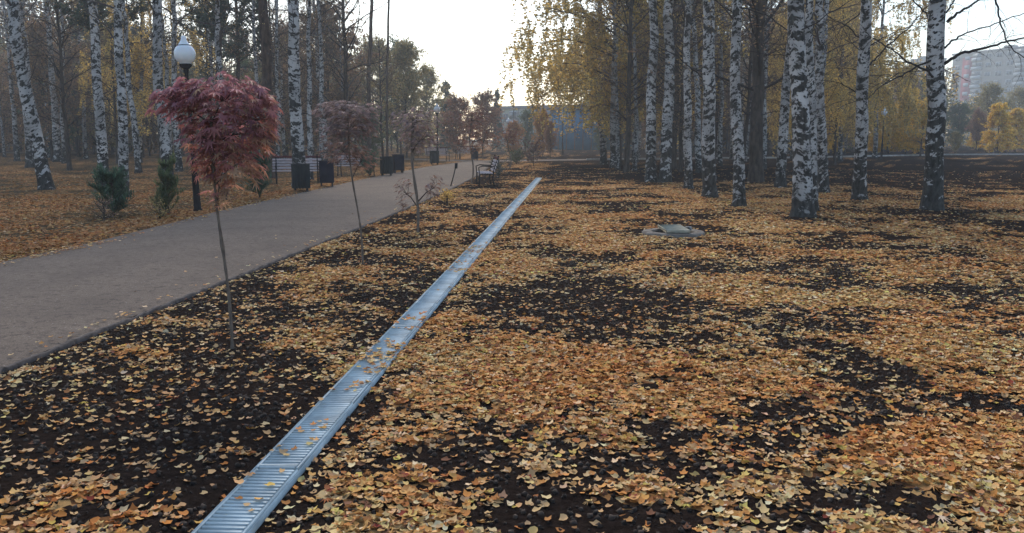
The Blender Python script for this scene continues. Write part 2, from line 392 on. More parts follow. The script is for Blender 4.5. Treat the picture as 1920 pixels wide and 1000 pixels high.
gt = N(t, 'ShaderNodeMath', operation='GREATER_THAN'); gt.inputs[1].default_value = .72; t.links.new(w2.outputs[0], gt.inputs[0])
c3 = mix(t, mix(t, gt.outputs[0], (0, 0, 0), pb), c2, (.40, .37, .34))
c3 = mix(t, ramp(t, n3, [(.5, (0, 0, 0)), (.7, (.75, .75, .75))]), c3, (.06, .047, .04))
t.links.new(c3, b.inputs['Base Color']); b.inputs['Roughness'].default_value = .95; b.inputs['Specular IOR Level'].default_value = .12; bump(t, b, n1, .6, .01)
M['path'] = m
ribbon('path', PL, PR, .004, M['path'], .05)
# earth edging along the bed side of the path
mb = MB(); P = []
for k in range(len(PR) - 1):
    for j in range(40): P.append(PR[k].lerp(PR[k + 1], j / 40))
P = np.array([(p.x + .045, p.y, .0) for p in P]); hz = .020 + .007 * rng.standard_normal(len(P)).clip(-1.5, 1.5)
W = .022 + .005 * rng.standard_normal(len(P)).clip(-1.5, 1.5)
V = np.stack([P + np.stack([-W, W * 0, W * 0 - .01], -1), P + np.stack([-W * .7, W * 0, hz], -1), P + np.stack([W * .7, W * 0, hz * .9], -1), P + np.stack([W, W * 0, W * 0 - .02], -1)], 1).reshape(-1, 3)
i = np.arange(len(P) - 1)[:, None] * 4; j = np.arange(3)[None]
mb.add(V, [np.stack([i + j, i + j + 1, i + 5 + j, i + 4 + j], -1).reshape(-1, 4)])
tag(mb.build('path_kerb', M['edging']), kind='structure')
# crossing path far ahead with a pale kerb
cr = [(-500, 285.5), (300, 288.5), (900, 304), (1100, 301), (1500, 297), (1770, 291.5), (2400, 288)]
A = [G(x, y) for x, y in cr]; B = [Vector((p.x, p.y + 3.2, 0)) for p in A]
ribbon('crossing_path', A, B, .012, M['path'], .02, 6)
mb = MB()
for a_, b_ in zip(A[3:-1], A[4:]):
    d_ = b_ - a_; L = d_.length; R = Matrix.Rotation(math.atan2(d_.y, d_.x), 3, 'Z'); c_ = (a_ + b_) / 2
    mb.box((c_.x, c_.y - .1, .05), (L, .14, .16), R=np.array(R))
tag(mb.build('crossing_kerb', M['kerbstone']), kind='structure')

# ------------------------------------------------------------------ drain
def make_drain():
    root = thing('trench_drain', (S0.x, S0.y, 0), 'long straight galvanised trench drain running between the leaf covered beds', 'drain', rz=math.atan2(sdv.y, sdv.x) - math.pi / 2)
    L0, L1 = S_NEAR, S_FAR; W = .105
    mb = MB(); mb.box((0, (L0 + L1) / 2, -.05), (2 * W - .02, L1 - L0, .02)); mb.build('channel', M['channel'], root)
    mb = MB()
    for sx in (-1, 1): mb.box((sx * (W + .004), (L0 + L1) / 2, -.02), (.008, L1 - L0, .075))
    mb.build('frame', M['galv'], root)
    meshes = []
    for v in range(3):
        mb = MB(); pit = .0345; n = 29; LL = n * pit
        for sx in (-1, 1):
            mb.box((sx * (W - .009), LL / 2, .0), (.014, LL - .006, .022), bev=.003)
        for k in range(n):
            mb.box((rng.normal(0, .0004), (k + .5) * pit, .0 + rng.normal(0, .0006)), (2 * W - .030, pit * .66, .020), bev=.004)
        if v == 1: mb.box((0, LL * .02, .004), (2 * W - .03, .012, .02))
        meshes.append((mb.mesh('grate', M['galv']), LL))
    y = L0; k = 0
    while y < L1 - .3:
        me, LL = meshes[k % 3]; g = link('grate', me, root); g.location = (rng.normal(0, .0025), y, .016 + rng.normal(0, .002))
        g.rotation_euler = (rng.normal(0, .002), rng.normal(0, .006), rng.normal(0, .0028)); y += LL + .004; k += 1
make_drain()

# ------------------------------------------------------------------ fallen leaves
LEAF_A = np.array([[0, -.5, .02], [.30, -.36, .06], [.44, -.05, .17], [.22, .22, .05], [.02, .62, .20], [-.22, .22, .0], [-.42, -.05, .13], [-.28, -.38, -.02], [0, -.02, -.05]])
LEAF_AF = [np.array([[8, k, (k + 1) % 8] for k in range(8)])]
LEAF_B = np.array([[0, -.5, 0], [.36, -.12, .12], [.2, .25, .02], [0, .58, .12], [-.3, .15, .0], [-.34, -.2, .10]]); LEAF_BF = [np.array([[0, 1, 2], [0, 2, 3], [0, 3, 4], [0, 4, 5]])]
def palmate(lobes=7):
    V = [[0, 0, 0]]; n = lobes * 2
    for k in range(n + 1):
        a = -2.3 + 4.6 * k / n; tip = k % 2 == 0 or False
        r = (.30 if k % 2 else 1.0) * (1 - .38 * abs(a / 2.3) ** 1.5)
        V.append([math.sin(a) * r * .62, math.cos(a) * r * .75, -.16 * r * r + (.04 if k % 2 else -.02)])
    V = np.array(V); return V, [np.array([[0, k, k + 1] for k in range(1, n + 1)])]
PAL, PALF = palmate()
PALET = np.array([[.60, .30, .085], [.68, .39, .13], [.52, .23, .06], [.72, .49, .19], [.74, .57, .31], [.62, .42, .17], [.36, .16, .055], [.20, .095, .045], [.26, .06, .035], [.66, .50, .12]])
PW = np.array([.19, .19, .14, .12, .08, .08, .08, .07, .015, .035]); PW /= PW.sum()
def litter():
    mb = MB(); g = np.random.default_rng(11)
    def drop(n, r0, r1, size, tv, tf, amax=36, thin=1.0):
        a = g.uniform(-rad(amax), rad(amax), n); r = np.sqrt(g.uniform(r0 ** 2, r1 ** 2, n)); X = r * np.sin(a); Y = r * np.cos(a)
        s, q = s_coord(X, Y); c = cover(X, Y)
        clump = fbm(X + 3, Y + 8, 7, 2)
        keep = g.random(n) < thin * np.clip((c - .22 + (clump - .5) * 1.3) * 1.5, .07, 1)
        pxl, pxr = poly_x(PL, Y), poly_x(PR, Y); on = (X > pxl) & (X < pxr)
        keep &= ~on | (g.random(n) < .007) | ((np.abs(X - pxl) < .35) & (g.random(n) < .3)) | ((np.abs(X - pxr) < .12) & (g.random(n) < .25))
        ons = (np.abs(q) < .12) & (s < S_FAR)
        keep &= ~ons | (g.random(n) < .30 * (fbm(X * 1.0, Y, 2.6, 2) > .5) * np.clip(1.6 - s / 9, .3, 1.6) + .03)
        keep &= ~(np.hypot(X - MAN.x, Y - MAN.y) < .52) | (g.random(n) < .0)
        X, Y, s, q, c, ons, on = [u[keep] for u in (X, Y, s, q, c, ons, on)]; k = len(X)
        Z = relief(X, Y) + g.uniform(.002, .022, k) * np.clip(c * 1.5, .4, 1); Z = np.where(ons, .03 + g.uniform(0, .006, k), Z); Z = np.where(on, .02 + .03 * g.random(k), Z)
        wood = X < poly_x(PL, Y)
        tilt = np.abs(g.normal(0, .27, k)) * np.where(ons | on, .4, 1)
        R = rotm(g.uniform(0, 6.283, k), tilt, g.uniform(0, 6.283, k))
        ci = g.choice(len(PALET), k, p=PW); C = PALET[ci] * np.array([1.08, 1.02, 1.08]) * g.uniform(.66, 1.14, (k, 1)) * (1 + g.normal(0, .05, (k, 3)))
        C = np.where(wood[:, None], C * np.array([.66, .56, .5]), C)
        hv = np.clip((fbm(X + 77, Y + 13, .8, 3) - .5) * 5, -1, 1)[:, None]; C = C * (1 + hv * np.array([.02, -.12, -.22]))
        isl = (c < .45); C = np.where((isl & (g.random(k) < .5))[:, None], C * .6 + np.array([.26, .21, .12]), C)
        S = size * g.uniform(.65, 1.2, k)
        mb.scatter(tv, tf, np.stack([X, Y, Z], -1), R, S, C.clip(.01, .85))
        return k
    t = 0
    t += drop(85000, 2.2, 7.5, .042, LEAF_A, LEAF_AF); t += drop(5000, 2.2, 9, .062, PAL * 1.0, PALF)
    t += drop(150000, 7.5, 14, .048, LEAF_B, LEAF_BF, thin=.9)
    t += drop(150000, 14, 26, .058, LEAF_B, LEAF_BF, thin=.65)
    t += drop(60000, 26, 45, .075, LEAF_B, LEAF_BF, thin=.4)
    o = mb.build('fallen_leaves', M['litter']); tag(o, 'ochre and brown fallen leaves scattered over the dark soil', 'fallen leaves', kind='stuff')
MAN = G(1262, 441)
litter()
# soil crumbs
def crumbs():
    mb = MB(); g = np.random.default_rng(5); n = 26000
    a = g.uniform(-rad(36), rad(36), n); r = np.sqrt(g.uniform(2.4 ** 2, 11 ** 2, n)); X = r * np.sin(a); Y = r * np.cos(a)
    s, q = s_coord(X, Y); k = (cover(X, Y) < .62) & (np.abs(q) > .12) & ((X < poly_x(PL, Y)) | (X > poly_x(PR, Y) + .05)); X, Y = X[k], Y[k]; n = len(X)
    tv = np.array([[1, 0, 0], [-1, 0, 0], [0, 1, 0], [0, -1, 0], [0, 0, .8], [0, 0, -.8]]) * .5
    tf = [np.array([[0, 2, 4], [2, 1, 4], [1, 3, 4], [3, 0, 4], [2, 0, 5], [1, 2, 5], [3, 1, 5], [0, 3, 5]])]
    C = np.array([[.026, .018, .013]]) * g.uniform(.4, 2.6, (n, 1))
    mb.scatter(tv, tf, np.stack([X, Y, relief(X, Y) + .002], -1), rand_rot(n, g), g.uniform(.010, .042, n), C)
    tag(mb.build('soil_crumbs', M['twig']), 'dark crumbs of bare soil between the leaves', 'soil', kind='stuff')
crumbs()

# ------------------------------------------------------------------ manhole
def manhole():
    root = thing('manhole', (MAN.x, MAN.y, 0), 'low round concrete manhole ring with a square slab on it, half sunk in leaves', 'manhole', rz=.12)
    mb = MB(); pr = [(.50, -.05), (.50, .045), (.475, .065), (.36, .068), (.33, .05), (.33, -.02)]
    mb.lathe(pr, sides=40); mb.build('ring', M['ringc'], root)
    mb = MB(); mb.lathe([(.33, .025), (.0, .03)], sides=32); mb.build('cover', M['edging'], root)
    mb = MB(); mb.box((0, -.02, .0), (.38, .74, .05), bev=.008); q = mb.build('slab', M['slabc'], root); q.rotation_euler = (.02, 0, -.10); q.location = (0, 0, .105)
    mb = MB(); mb.box((.27, .05, .10), (.07, .10, .06), bev=.01, R=np.array(Matrix.Rotation(.5, 3, 'Z'))); mb.build('stone', M['concrete'], root)
manhole()

# ------------------------------------------------------------------ lamps
def make_lamp():
    r = thing('street_lamp', (0, 0, 0), 'x', 'street lamp', 'white globe park lamps')
    mb = MB()
    mb.lathe([(.0, 0), (.10, 0), (.10, .04), (.075, .06), (.062, 1.0), (.075, 1.02), (.075, 1.06), (.05, 1.1), (.045, 1.2), (.038, 2.85), (.055, 2.88), (.055, 2.93), (.04, 2.95)], sides=16)
    mb.build('post', M['black_iron'], r, True)
    mb = MB(); mb.lathe([(.04, 2.94), (.10, 2.98), (.13, 3.02), (.12, 3.05), (.0, 3.06)], sides=20); mb.build('lamp_base', M['black_iron'], r, True)
    mb = MB(); pr = [(.11, 3.05)]
    for k in range(13):
        a = -1.05 + 2.05 * k / 12; pr.append((.212 * math.cos(a) ** .8, 3.245 + .20 * math.sin(a)))
    mb.lathe(pr, sides=28); g = mb.build('globe', M['opal'], r, True)
    mb = MB(); mb.lathe([(.128, 3.405), (.131, 3.415), (.131, 3.425), (.124, 3.43)], sides=24); mb.build('ring', M['black_iron'], g, True)
    mb = MB(); mb.lathe([(.124, 3.428), (.10, 3.46), (.07, 3.50), (.052, 3.55), (.045, 3.60), (.02, 3.615), (0, 3.617)], sides=20); mb.build('cap', M['opal'], g, True)
    return r
lamp = make_lamp(); LG = 'white globe park lamps'
p = G(371, 397); lamp.location = p; lamp.rotation_euler = (0, rad(-1.6), 0); lamp['label'] = 'white acorn globe lamp on a black post rising behind the nearest red maple'
def lamp_at(px, ytop, label):
    Y = 2.07 * F / (258 - ytop); q = D(px, 258, Y); copy_thing(lamp, (q.x, q.y, 0), label, LG)
lamp_at(820, 196, 'globe lamp beside the end of the wide path, in front of the olive trees')
lamp_at(1655, 203, 'globe lamp standing between the yellow larches and the dark birch wood')
lamp_at(1055, 216, 'globe lamp in front of the blue building')
lamp_at(1438, 207, 'globe lamp seen between two birch trunks of the bright wood')
lamp_at(262, 204, 'small distant globe lamp between white trunks in the dark wood')
lamp_at(953, 222, 'tiny far globe lamp in front of the pale green building')
lamp_at(985, 224, 'tiny far globe lamp nearest the orange bush')

# ------------------------------------------------------------------ benches and bins
def bench_thing():
    r = thing('park_bench', (0, 0, 0), 'x', 'bench', 'benches along the path')
    for k in range(5):
        mb = MB(); mb.box((0, -.02 - .085 * k + .2, .44), (1.6, .065, .035), bev=.005); mb.build('seat_slat', M['slat_wood'], r)
    for k in range(5):
        z = .52 + .095 * k; mb = MB(); mb.box((0, .27 + .03 * k, z), (1.6, .03, .07), bev=.005); mb.build('back_slat', M['red_slat'] if k == 4 else M['slat_wood'], r)
    for sx in (-1, 1):
        mb = MB(); x = sx * .68
        mb.tube([(x, -.22, 0), (x, -.2, .2), (x, -.19, .42)], .022, 8, cap=True); mb.tube([(x, .28, 0), (x, .22, .25), (x, .25, .5), (x, .41, .98)], .022, 8, cap=True)
        mb.tube([(x, -.2, .41), (x, .24, .41)], .02, 8, cap=True); mb.tube([(x, -.2, .42), (x, -.22, .62), (x, -.1, .66), (x, .3, .64)], .018, 8)
        mb.build('frame', M['black_iron'], r)
    return r
def bin_thing(m_, slats=True):
    r = thing('litter_bin', (0, 0, 0), 'x', 'litter bin', 'litter bins along the path')
    mb = MB()
    if slats:
        for k in range(18):
            a = k * math.pi / 9; R = np.array(Matrix.Rotation(a, 3, 'Z')); mb.box(np.array([math.cos(a) * .25, math.sin(a) * .25, .43]), (.022, .074, .68), R=R, bev=.005)
    else:
        mb.box((0, 0, .45), (.46, .36, .66), bev=.02)
    mb.build('body', m_, r)
    mb = MB(); mb.lathe([(.0, .13), (.23, .13), (.23, .745), (.20, .745), (.20, .2)], sides=24); 
    if slats: mb.build('liner', M['black_iron'], r)
    mb = MB()
    if slats: mb.lathe([(.265, .76), (.275, .775), (.265, .79), (.215, .79), (.21, .77)], sides=28)
    else: mb.box((0, 0, .80), (.50, .40, .035), bev=.012)
    mb.build('rim', m_, r)
    mb = MB()
    for sx in (-1, 1):
        mb = MB(); mb.box((sx * .17, 0, .06), (.05, .3, .12), bev=.006); mb.build('foot', M['black_iron'], r)
    return r
bench = bench_thing(); b1 = bin_thing(M['bin_green']); b2 = bin_thing(M['bin_blue'], False)
pdir = (PL[6] - PL[4]).normalized(); prot = math.atan2(pdir.y, pdir.x)
def at_edge(px, py): return G(px, py)
BG, BB = 'litter bins along the path', 'benches along the path'
brot = prot - math.pi / 2 + rad(90) 
b1.location = G(565, 359); b1['label'] = 'dark green slatted round bin beside the nearest bench'; b1.rotation_euler = (0, 0, .3)
b2.location = G(613, 350); b2['label'] = 'dark blue box shaped bin at the far end of the nearest bench'; b2.rotation_euler = (0, 0, rad(12))
bench.location = G(558, 345); bench.rotation_euler = (0, 0, rad(14)); bench['label'] = 'pale slatted park bench behind the green bin, nearest of the row'
copy_thing(bench, G(668, 331), 'slatted bench between the blue bin and the pair of dark bins', BB, (0, 0, rad(28)))
copy_thing(bench, G(822, 304), 'slatted bench near the lamp where the path ends', BB, (0, 0, rad(30)))
copy_thing(bench, G(873, 299), 'farthest slatted bench at the crossing of the paths', BB, (0, 0, rad(20)), (1, 1, 1))
copy_thing(b1, G(725, 330), 'round bin, nearer of the pair of dark bins mid way along the path', BG)
copy_thing(b2, G(747, 325), 'box bin, farther of the pair of dark bins mid way along the path', BG, (0, 0, .4))
copy_thing(b1, G(815, 309), 'round bin beside the bench near the path end lamp', BG)
copy_thing(b2, G(890, 301), 'box bin at the far crossing of the paths', BG, (0, 0, .2))
# stake by the path
mb = MB(); p0, p1 = G(845, 350), D(855, 309, G(845, 350).y); mb.tube([p0, p0.lerp(p1, .5) + Vector((.01, 0, 0)), p1], [.018, .018, .02], 7, C=(.03, .025, .02), cap=True)
mb.tube([p1 - Vector((0, 0, .12)), p1 + Vector((.01, 0, .05))], [.045, .05], 7, C=(.015, .015, .015), cap=True)
tag(mb.build('stake', M['twig']), 'thin black topped stake leaning at the path edge', 'stake')

# ------------------------------------------------------------------ trees
def wander(p0, d, L, n, g, up=0.0, wob=.12):
    P = [np.array(p0, float)]; d = np.array(d, float); d /= np.linalg.norm(d)
    for k in range(n):
        d = d + g.normal(0, wob, 3) + np.array([0, 0, up]); d /= np.linalg.norm(d); P.append(P[-1] + d * L / n)
    return np.array(P)
TQ = np.array([[0, -.5, 0], [.38, 0, .08], [0, .5, 0], [-.38, 0, .08]]); TQF = [np.array([[0, 1, 2, 3]])]
def tree_meshes(name, seed, H=15, r0=.16, z0=4, cr=2.6, limbs=26, twigs=9, droop=-.12, leaves=5, ls=.07, pal=((.4, .25, .08),), tw=(.05, .04, .035),
                bark=None, low=0, elev=.75, twl=1.3, taper=.75, wob=.05, shape='ovoid', twr=.006, hang=0, flare=.42, limbr=.22):
    g = np.random.default_rng(seed); T = MB(); Cn = MB()
    n = 26; z = np.linspace(0, H, n); off = np.cumsum(g.normal(0, wob * H / 15, (n, 2)) * .5, 0); off -= off[0]
    off *= np.clip(z / 3, 0, 1)[:, None]
    Pz = np.stack([off[:, 0], off[:, 1], z], -1); zz = np.concatenate([np.linspace(-.15, .9, 7), np.linspace(1.1, H, 60)])
    P = np.stack([np.interp(zz, z, off[:, 0]), np.interp(zz, z, off[:, 1]), zz], -1)
    rr = r0 * (1 - (np.clip(zz, 0, H) / H) ** 1.1 * taper) * (1 + flare * np.exp(-np.clip(zz, 0, 9) / .26)); rr = np.maximum(rr, .012)
    st = np.random.default_rng(seed + 1)
    T.tube(P, rr * (1 + st.normal(0, .025, len(rr))), 16, jit=.018); T.m = 1
    LP, LD = [], []
    def trunk_at(h): return np.array([np.interp(h, z, off[:, 0]), np.interp(h, z, off[:, 1]), h])
    def rad_at(h): return np.interp(h, zz, rr)
    hs = list(g.uniform(z0, H * .97, limbs)); kinds = [0] * limbs + [1] * low; hs += list(g.uniform(1.9, max(z0, 2.5), low))
    for h, kd in zip(hs, kinds):
        a = g.uniform(0, 6.283); f = (h - z0) / (H - z0)
        if shape == 'cone': L = cr * (1 - f) * g.uniform(.8, 1.1) + .15
        elif shape == 'ovoid': L = cr * (.35 + 1.3 * math.sin(math.pi * min(1, max(0, f * .8 + .2)))) * g.uniform(.6, 1.1) * .8
        else: L = cr * g.uniform(.5, 1.1)
        if kd: L = g.uniform(.5, 2.0)
        e = elev * g.uniform(.6, 1.3) if not kd else g.uniform(-.1, .6)
        d = np.array([math.cos(a) * math.cos(e), math.sin(a) * math.cos(e), math.sin(e)])
        c0 = trunk_at(h); lr = min(rad_at(h) * .5, .012 + L * .011) if not kd else .012
        lp = wander(c0, d, L, 7, g, droop * .4 if not kd else -.02, .13)
        T.tube(lp, np.linspace(lr, lr * limbr, 8), 5, C=tw)
        nt = twigs if not kd else 3
        for q in range(nt):
            u = g.uniform(.2, 1) if q else 1.0; i = u * 7; i0 = min(int(i), 6); p = lp[i0] + (lp[i0 + 1] - lp[i0]) * (i - i0)
            ld = lp[i0 + 1] - lp[i0]; ld /= np.linalg.norm(ld); td = ld + g.normal(0, .6, 3); 
            tl = twl * g.uniform(.5, 1.1) * (1 if not kd else .35)
            tp = wander(p, td, tl, 5, g, droop, .16)
            Cn.m = 1; Cn.tube(tp, np.linspace(twr, twr * .4, 6), 3, C=tw)
            for s_ in range(2):
                b0 = tp[g.integers(1, 5)]; sp = wander(b0, (tp[-1] - tp[0]) + g.normal(0, tl * .5, 3), tl * .5, 3, g, droop * 1.6, .2)
                Cn.tube(sp, np.linspace(twr * .6, twr * .3, 4), 3, C=tw)
                if not kd and leaves:
                    for _ in range(max(1, leaves // 3)): LP.append(sp[g.integers(0, 4)] + g.normal(0, .05, 3))
            if leaves and (not kd or hang):
                for _ in range(leaves): 
                    u2 = g.random() * 5; k0 = min(int(u2), 4); LP.append(tp[k0] + (tp[k0 + 1] - tp[k0]) * (u2 - k0) + g.normal(0, .05, 3))
            if hang and not kd:
                for _ in range(hang):
                    hp = wander(tp[g.integers(2, 6)], (g.normal(0, .2), g.normal(0, .2), -1), g.uniform(.8, 2.2), 5, g, -.25, .07)
                    Cn.tube(hp, .004, 3, C=tw)
                    for k0 in range(5):
                        for _ in range(max(1, leaves // 3)): LP.append(hp[k0] + (hp[k0 + 1] - hp[k0]) * g.random() + g.normal(0, .045, 3))
    if LP:
        LP = np.array(LP); k = len(LP); pal = np.array(pal); Cc = pal[g.integers(0, len(pal), k)] * g.uniform(.6, 1.25, (k, 1))
        Cn.m = 0; Cn.scatter(TQ, TQF, LP, rand_rot(k, g), ls * g.uniform(.6, 1.3, k), Cc)
    tm = T.mesh(name + '_trunk', [bark, M['twig']], True)
    cm = Cn.mesh(name + '_crown', [M['leaf'], M['twig']])
    return tm, cm
def tree_proto(name, cat, key, **kw):
    tm, cm = tree_meshes(name, **kw); return (name, cat, tm, cm)
def put_tree(proto, loc, label, group=None, rz=0, lean=(0, 0), s=1.0, sz=None):
    name, cat, tm, cm = proto; r = thing(name, loc, label, cat, group)
    r.rotation_mode = 'XYZ'
    R = Matrix.Rotation(lean[0], 3, 'Y') @ Matrix.Rotation(lean[1], 3, 'X') @ Matrix.Rotation(rz, 3, 'Z')
    r.rotation_euler = R.to_euler(); r.scale = (s, s, sz or s)
    link('trunk', tm, r); link('crown', cm, r); return r
GREYTW = (.065, .052, .048); DARKTW = (.03, .025, .024)
YEL = ((.46, .27, .06), (.50, .33, .08), (.42, .26, .07), (.36, .26, .08), (.28, .20, .07))
OLI = ((.16, .14, .06), (.20, .17, .08), (.12, .12, .055), (.26, .19, .08)); BRN = ((.17, .10, .06), (.13, .085, .055), (.22, .14, .07), (.10, .08, .055))
RED = ((.20, .11, .075), (.15, .09, .07), (.24, .13, .075), (.13, .095, .075)); ORA = ((.30, .14, .05), (.24, .11, .05), (.20, .15, .06))
GRN = ((.05, .075, .035), (.07, .09, .04), (.035, .06, .035)); 
BIR = [tree_proto('birch_tree', 'birch tree', i, seed=20 + i, H=16, r0=.165, z0=4.6, cr=2.2, limbs=26, twigs=8, droop=-.16, leaves=3, ls=.06,
                  pal=((.13, .11, .06), (.18, .14, .07), (.24, .18, .07)), tw=GREYTW, bark=M['birch'], low=7, wob=.06 + .03 * (i % 2), twr=.0055) for i in range(5)]
BOLD = tree_proto('birch_tree', 'birch tree', 9, seed=61, H=17, r0=.165, z0=5.2, cr=2.4, limbs=28, twigs=8, droop=-.14, leaves=4, ls=.06, pal=OLI, tw=DARKTW, bark=M['birch_old'], low=4, wob=.06)
BGN = tree_proto('birch_tree', 'birch tree', 9, seed=63, H=17, r0=.165, z0=4.4, cr=2.4, limbs=30, twigs=8, droop=-.14, leaves=4, ls=.06, pal=OLI, tw=DARKTW, bark=M['birch_gnarled'], low=6, wob=.018, flare=.6)
BYEL = [tree_proto('weeping_birch', 'birch tree', i, seed=80 + i, H=15, r0=.13, z0=3.6, cr=3.1, limbs=38, twigs=9, droop=-.30, leaves=24, ls=.11, pal=((.42, .29, .08), (.46, .33, .10), (.38, .27, .09), (.32, .25, .10), (.22, .18, .08)), tw=GREYTW, bark=M['birch'], low=3, hang=2, twr=.006) for i in range(2)]
DARKT = [tree_proto('bare_tree', 'tree', i, seed=100 + i, H=14, r0=.14, z0=2.0, cr=2.6, limbs=46, twigs=12, droop=-.02, leaves=5 + 5 * i, ls=.07, pal=BRN, tw=DARKTW, bark=M['dark_bark'], low=5, twr=.008) for i in range(2)]
PINE = tree_proto('pine_tree', 'pine tree', 0, seed=120, H=17, r0=.17, z0=6.5, cr=2.4, limbs=34, twigs=14, droop=.05, leaves=34, ls=.14, pal=((.03, .05, .038), (.045, .065, .045), (.06, .07, .045)), tw=DARKTW, bark=M['pine_bark'], low=8, twl=.8)
LV = (16, 20, 26, 20, 26)
BUSHY = [tree_proto('leafy_tree', 'tree', i, seed=140 + i, H=7.5, r0=.09, z0=.7, cr=2.3, limbs=60, twigs=12, droop=-.03, leaves=LV[i], ls=.13, pal=pl, tw=DARKTW, bark=M['dark_bark'], low=0, twl=1.0) for i, pl in enumerate((OLI, BRN, RED, GRN, ORA))]
LARCH = [tree_proto('young_larch', 'larch tree', i, seed=160 + i, H=5, r0=.055, z0=.35, cr=1.15, limbs=90, twigs=6, droop=-.02, leaves=34, ls=.09, pal=((.52, .35, .06), (.46, .30, .055), (.38, .28, .06)), tw=DARKTW, bark=M['dark_bark'], elev=.35, shape='cone', twl=.42) for i in range(2)]
SPRUCE = tree_proto('spruce_tree', 'spruce tree', 0, seed=170, H=9, r0=.1, z0=.4, cr=1.8, limbs=120, twigs=6, droop=-.06, leaves=34, ls=.14, pal=((.025, .045, .035), (.035, .06, .045)), tw=DARKTW, bark=M['dark_bark'], elev=.1, shape='cone', twl=.6)

def lean_for(px, py, tx):     # lean so that the trunk leaves the top of the photograph at tx
    b_ = G(px, py); q = D(tx, 0, b_.y); return b_, math.atan2(q.x - b_.x, q.z)
def hero(proto, px, py, tx, wpx, label, group, rz=None, rproto=.165, sz=None):
    b_, ln = lean_for(px, py, tx); wid = wpx * b_.y / F; s = wid * .86 / 2 / (rproto * .93); 
    return put_tree(proto, (b_.x, b_.y, -.02), label, group, rz if rz is not None else random.uniform(0, 6.28), (ln, random.uniform(-.02, .02)), s, sz or max(.75, min(1.1, s)))
GR = 'birches of the wood beyond the leaf covered clearing'; GL = 'birches of the wood beside the wide path'
B = BIR
hero(BOLD, 1747, 396, 1765, 37, 'thick old birch with bare branches against the sky, in front of the apartment block', GR, rz=.4, sz=1.05)
hero(B[0], 1611, 377, 1620, 26, 'straight birch between the double trunk and the thick old birch', GR)
hero(BGN, 1506, 408, 1500, 37, 'gnarled grey birch trunk with a flared mossy foot, nearest of the clearing', GR, rz=2.2)
hero(B[2], 1524, 398, 1526, 20, 'narrow second stem grown against the gnarled grey birch', GR)
hero(B[1], 1545, 362, 1544, 20, 'birch trunk pressed close behind the gnarled grey birch', GR)
hero(B[2], 1463, 352, 1478, 20, 'birch with a black foot beside the gnarled grey birch', GR)
hero(DARKT[0], 1417, 343, 1428, 27, 'dark brown trunk without white bark among the birches', 'dark trees of the clearing wood', rproto=.14)
hero(B[3], 1386, 389, 1381, 24, 'bright white birch standing out in the orange leaves, before the dark brown trunk', GR)
hero(B[4], 1331, 372, 1322, 27, 'broad birch with many black chevrons, mossy at the foot', GR)
hero(B[0], 1291, 356, 1287, 17, 'slender white birch beside the broad chevron marked birch', GR)
hero(B[1], 1247, 343, 1247, 23, 'birch with one wide black band above its foot', GR)
hero(B[2], 1221, 342, 1218, 21, 'birch with a black foot, standing by the wide banded birch', GR)
hero(B[3], 1311, 325, 1305, 13, 'narrow birch half hidden between two brighter birches', GR)
hero(B[3], 1190, 322, 1187, 9, 'thin sapling birch leaning in front of the blue fence gap', GR)
hero(BYEL[0], 1151, 316, 1150, 15, 'yellow weeping birch at the edge of the clearing wood', GR, rproto=.13)
hero(BYEL[1], 1132, 309, 1126, 14, 'yellow weeping birch hanging farthest over the bright sky gap', GR, rproto=.13, sz=1.0)
hero(BYEL[0], 1190, 305, 1192, 13, 'yellow crowned birch just behind the edge of the clearing wood', GR, rproto=.13)
hero(DARKT[1], 1262, 318, 1262, 13, 'dark thin tree behind the wide banded birch', 'dark trees of the clearing wood', rproto=.14)
# the other wood
hero(B[1], 88, 357, 27, 26, 'leaning white birch with a dark foot, nearest of the dark wood', GL, rz=1.0)
hero(B[2], 197, 350, 166, 21, 'slightly bent birch rising behind the first small pine', GL)
hero(B[4], 233, 372, 216, 20, 'straight birch close behind the first small pine', GL)
hero(B[3], 316, 352, 297, 22, 'birch behind the second small pine and the lamp', GL)
hero(B[0], 60, 315, 36, 20, 'grey birch half hidden behind the leaning white birch', GL)
hero(B[2], 108, 304, 96, 14, 'distant birch, thicker of the two between the leaning birch and the bent birch', GL)
hero(B[3], 121, 307, 114, 9, 'distant birch, thinner of the two between the leaning birch and the bent birch', GL)
hero(B[4], 562, 350, 553, 26, 'mottled birch rising behind the green bin', GL)
hero(B[0], 582, 338, 577, 11, 'slim birch beside the mottled birch over the benches', GL)
hero(PINE, 507, 335, 497, 23, 'dark reddish pine trunk against the sky beside the nearest maple', 'pines beside the path', rproto=.17)
hero(PINE, 412, 312, 403, 13, 'pine trunk rising behind the nearest red maple crown', 'pines beside the path', rproto=.17)
hero(B[1], 520, 320, 517, 9, 'slim birch between the pine trunk and the mottled birch', GL)
hero(PINE, 447, 306, 441, 10, 'thin pine trunk behind the nearest maple, farther one', 'pines beside the path', rproto=.17)
hero(DARKT[0], 650, 312, 648, 10, 'dark slim trunk above the second maple', 'dark trees beside the path', rproto=.14)
for px, tx in ((692, 690), (726, 725)):
    pass
def mast_pine(px, tx, wpx, label):
    b_, ln = lean_for(px, 300, tx); wid = wpx * b_.y / F
    put_tree(MAST, (b_.x, b_.y, 0), label, 'tall bare stems against the bright sky', 1.3 * px, (ln, 0), wid / .26, 1.0)
MAST = tree_proto('bare_pine', 'pine tree', 0, seed=131, H=22, r0=.13, z0=13, cr=1.5, limbs=16, twigs=7, droop=.05, leaves=10, ls=.09, pal=((.05, .06, .05),), tw=GREYTW, bark=M['pine_bark'], low=12, taper=.5)
mast_pine(692, 690, 8, 'tall bare stem against the sky, darker and thicker one')
mast_pine(726, 725, 5, 'tall bare stem against the sky, thinner and paler one')

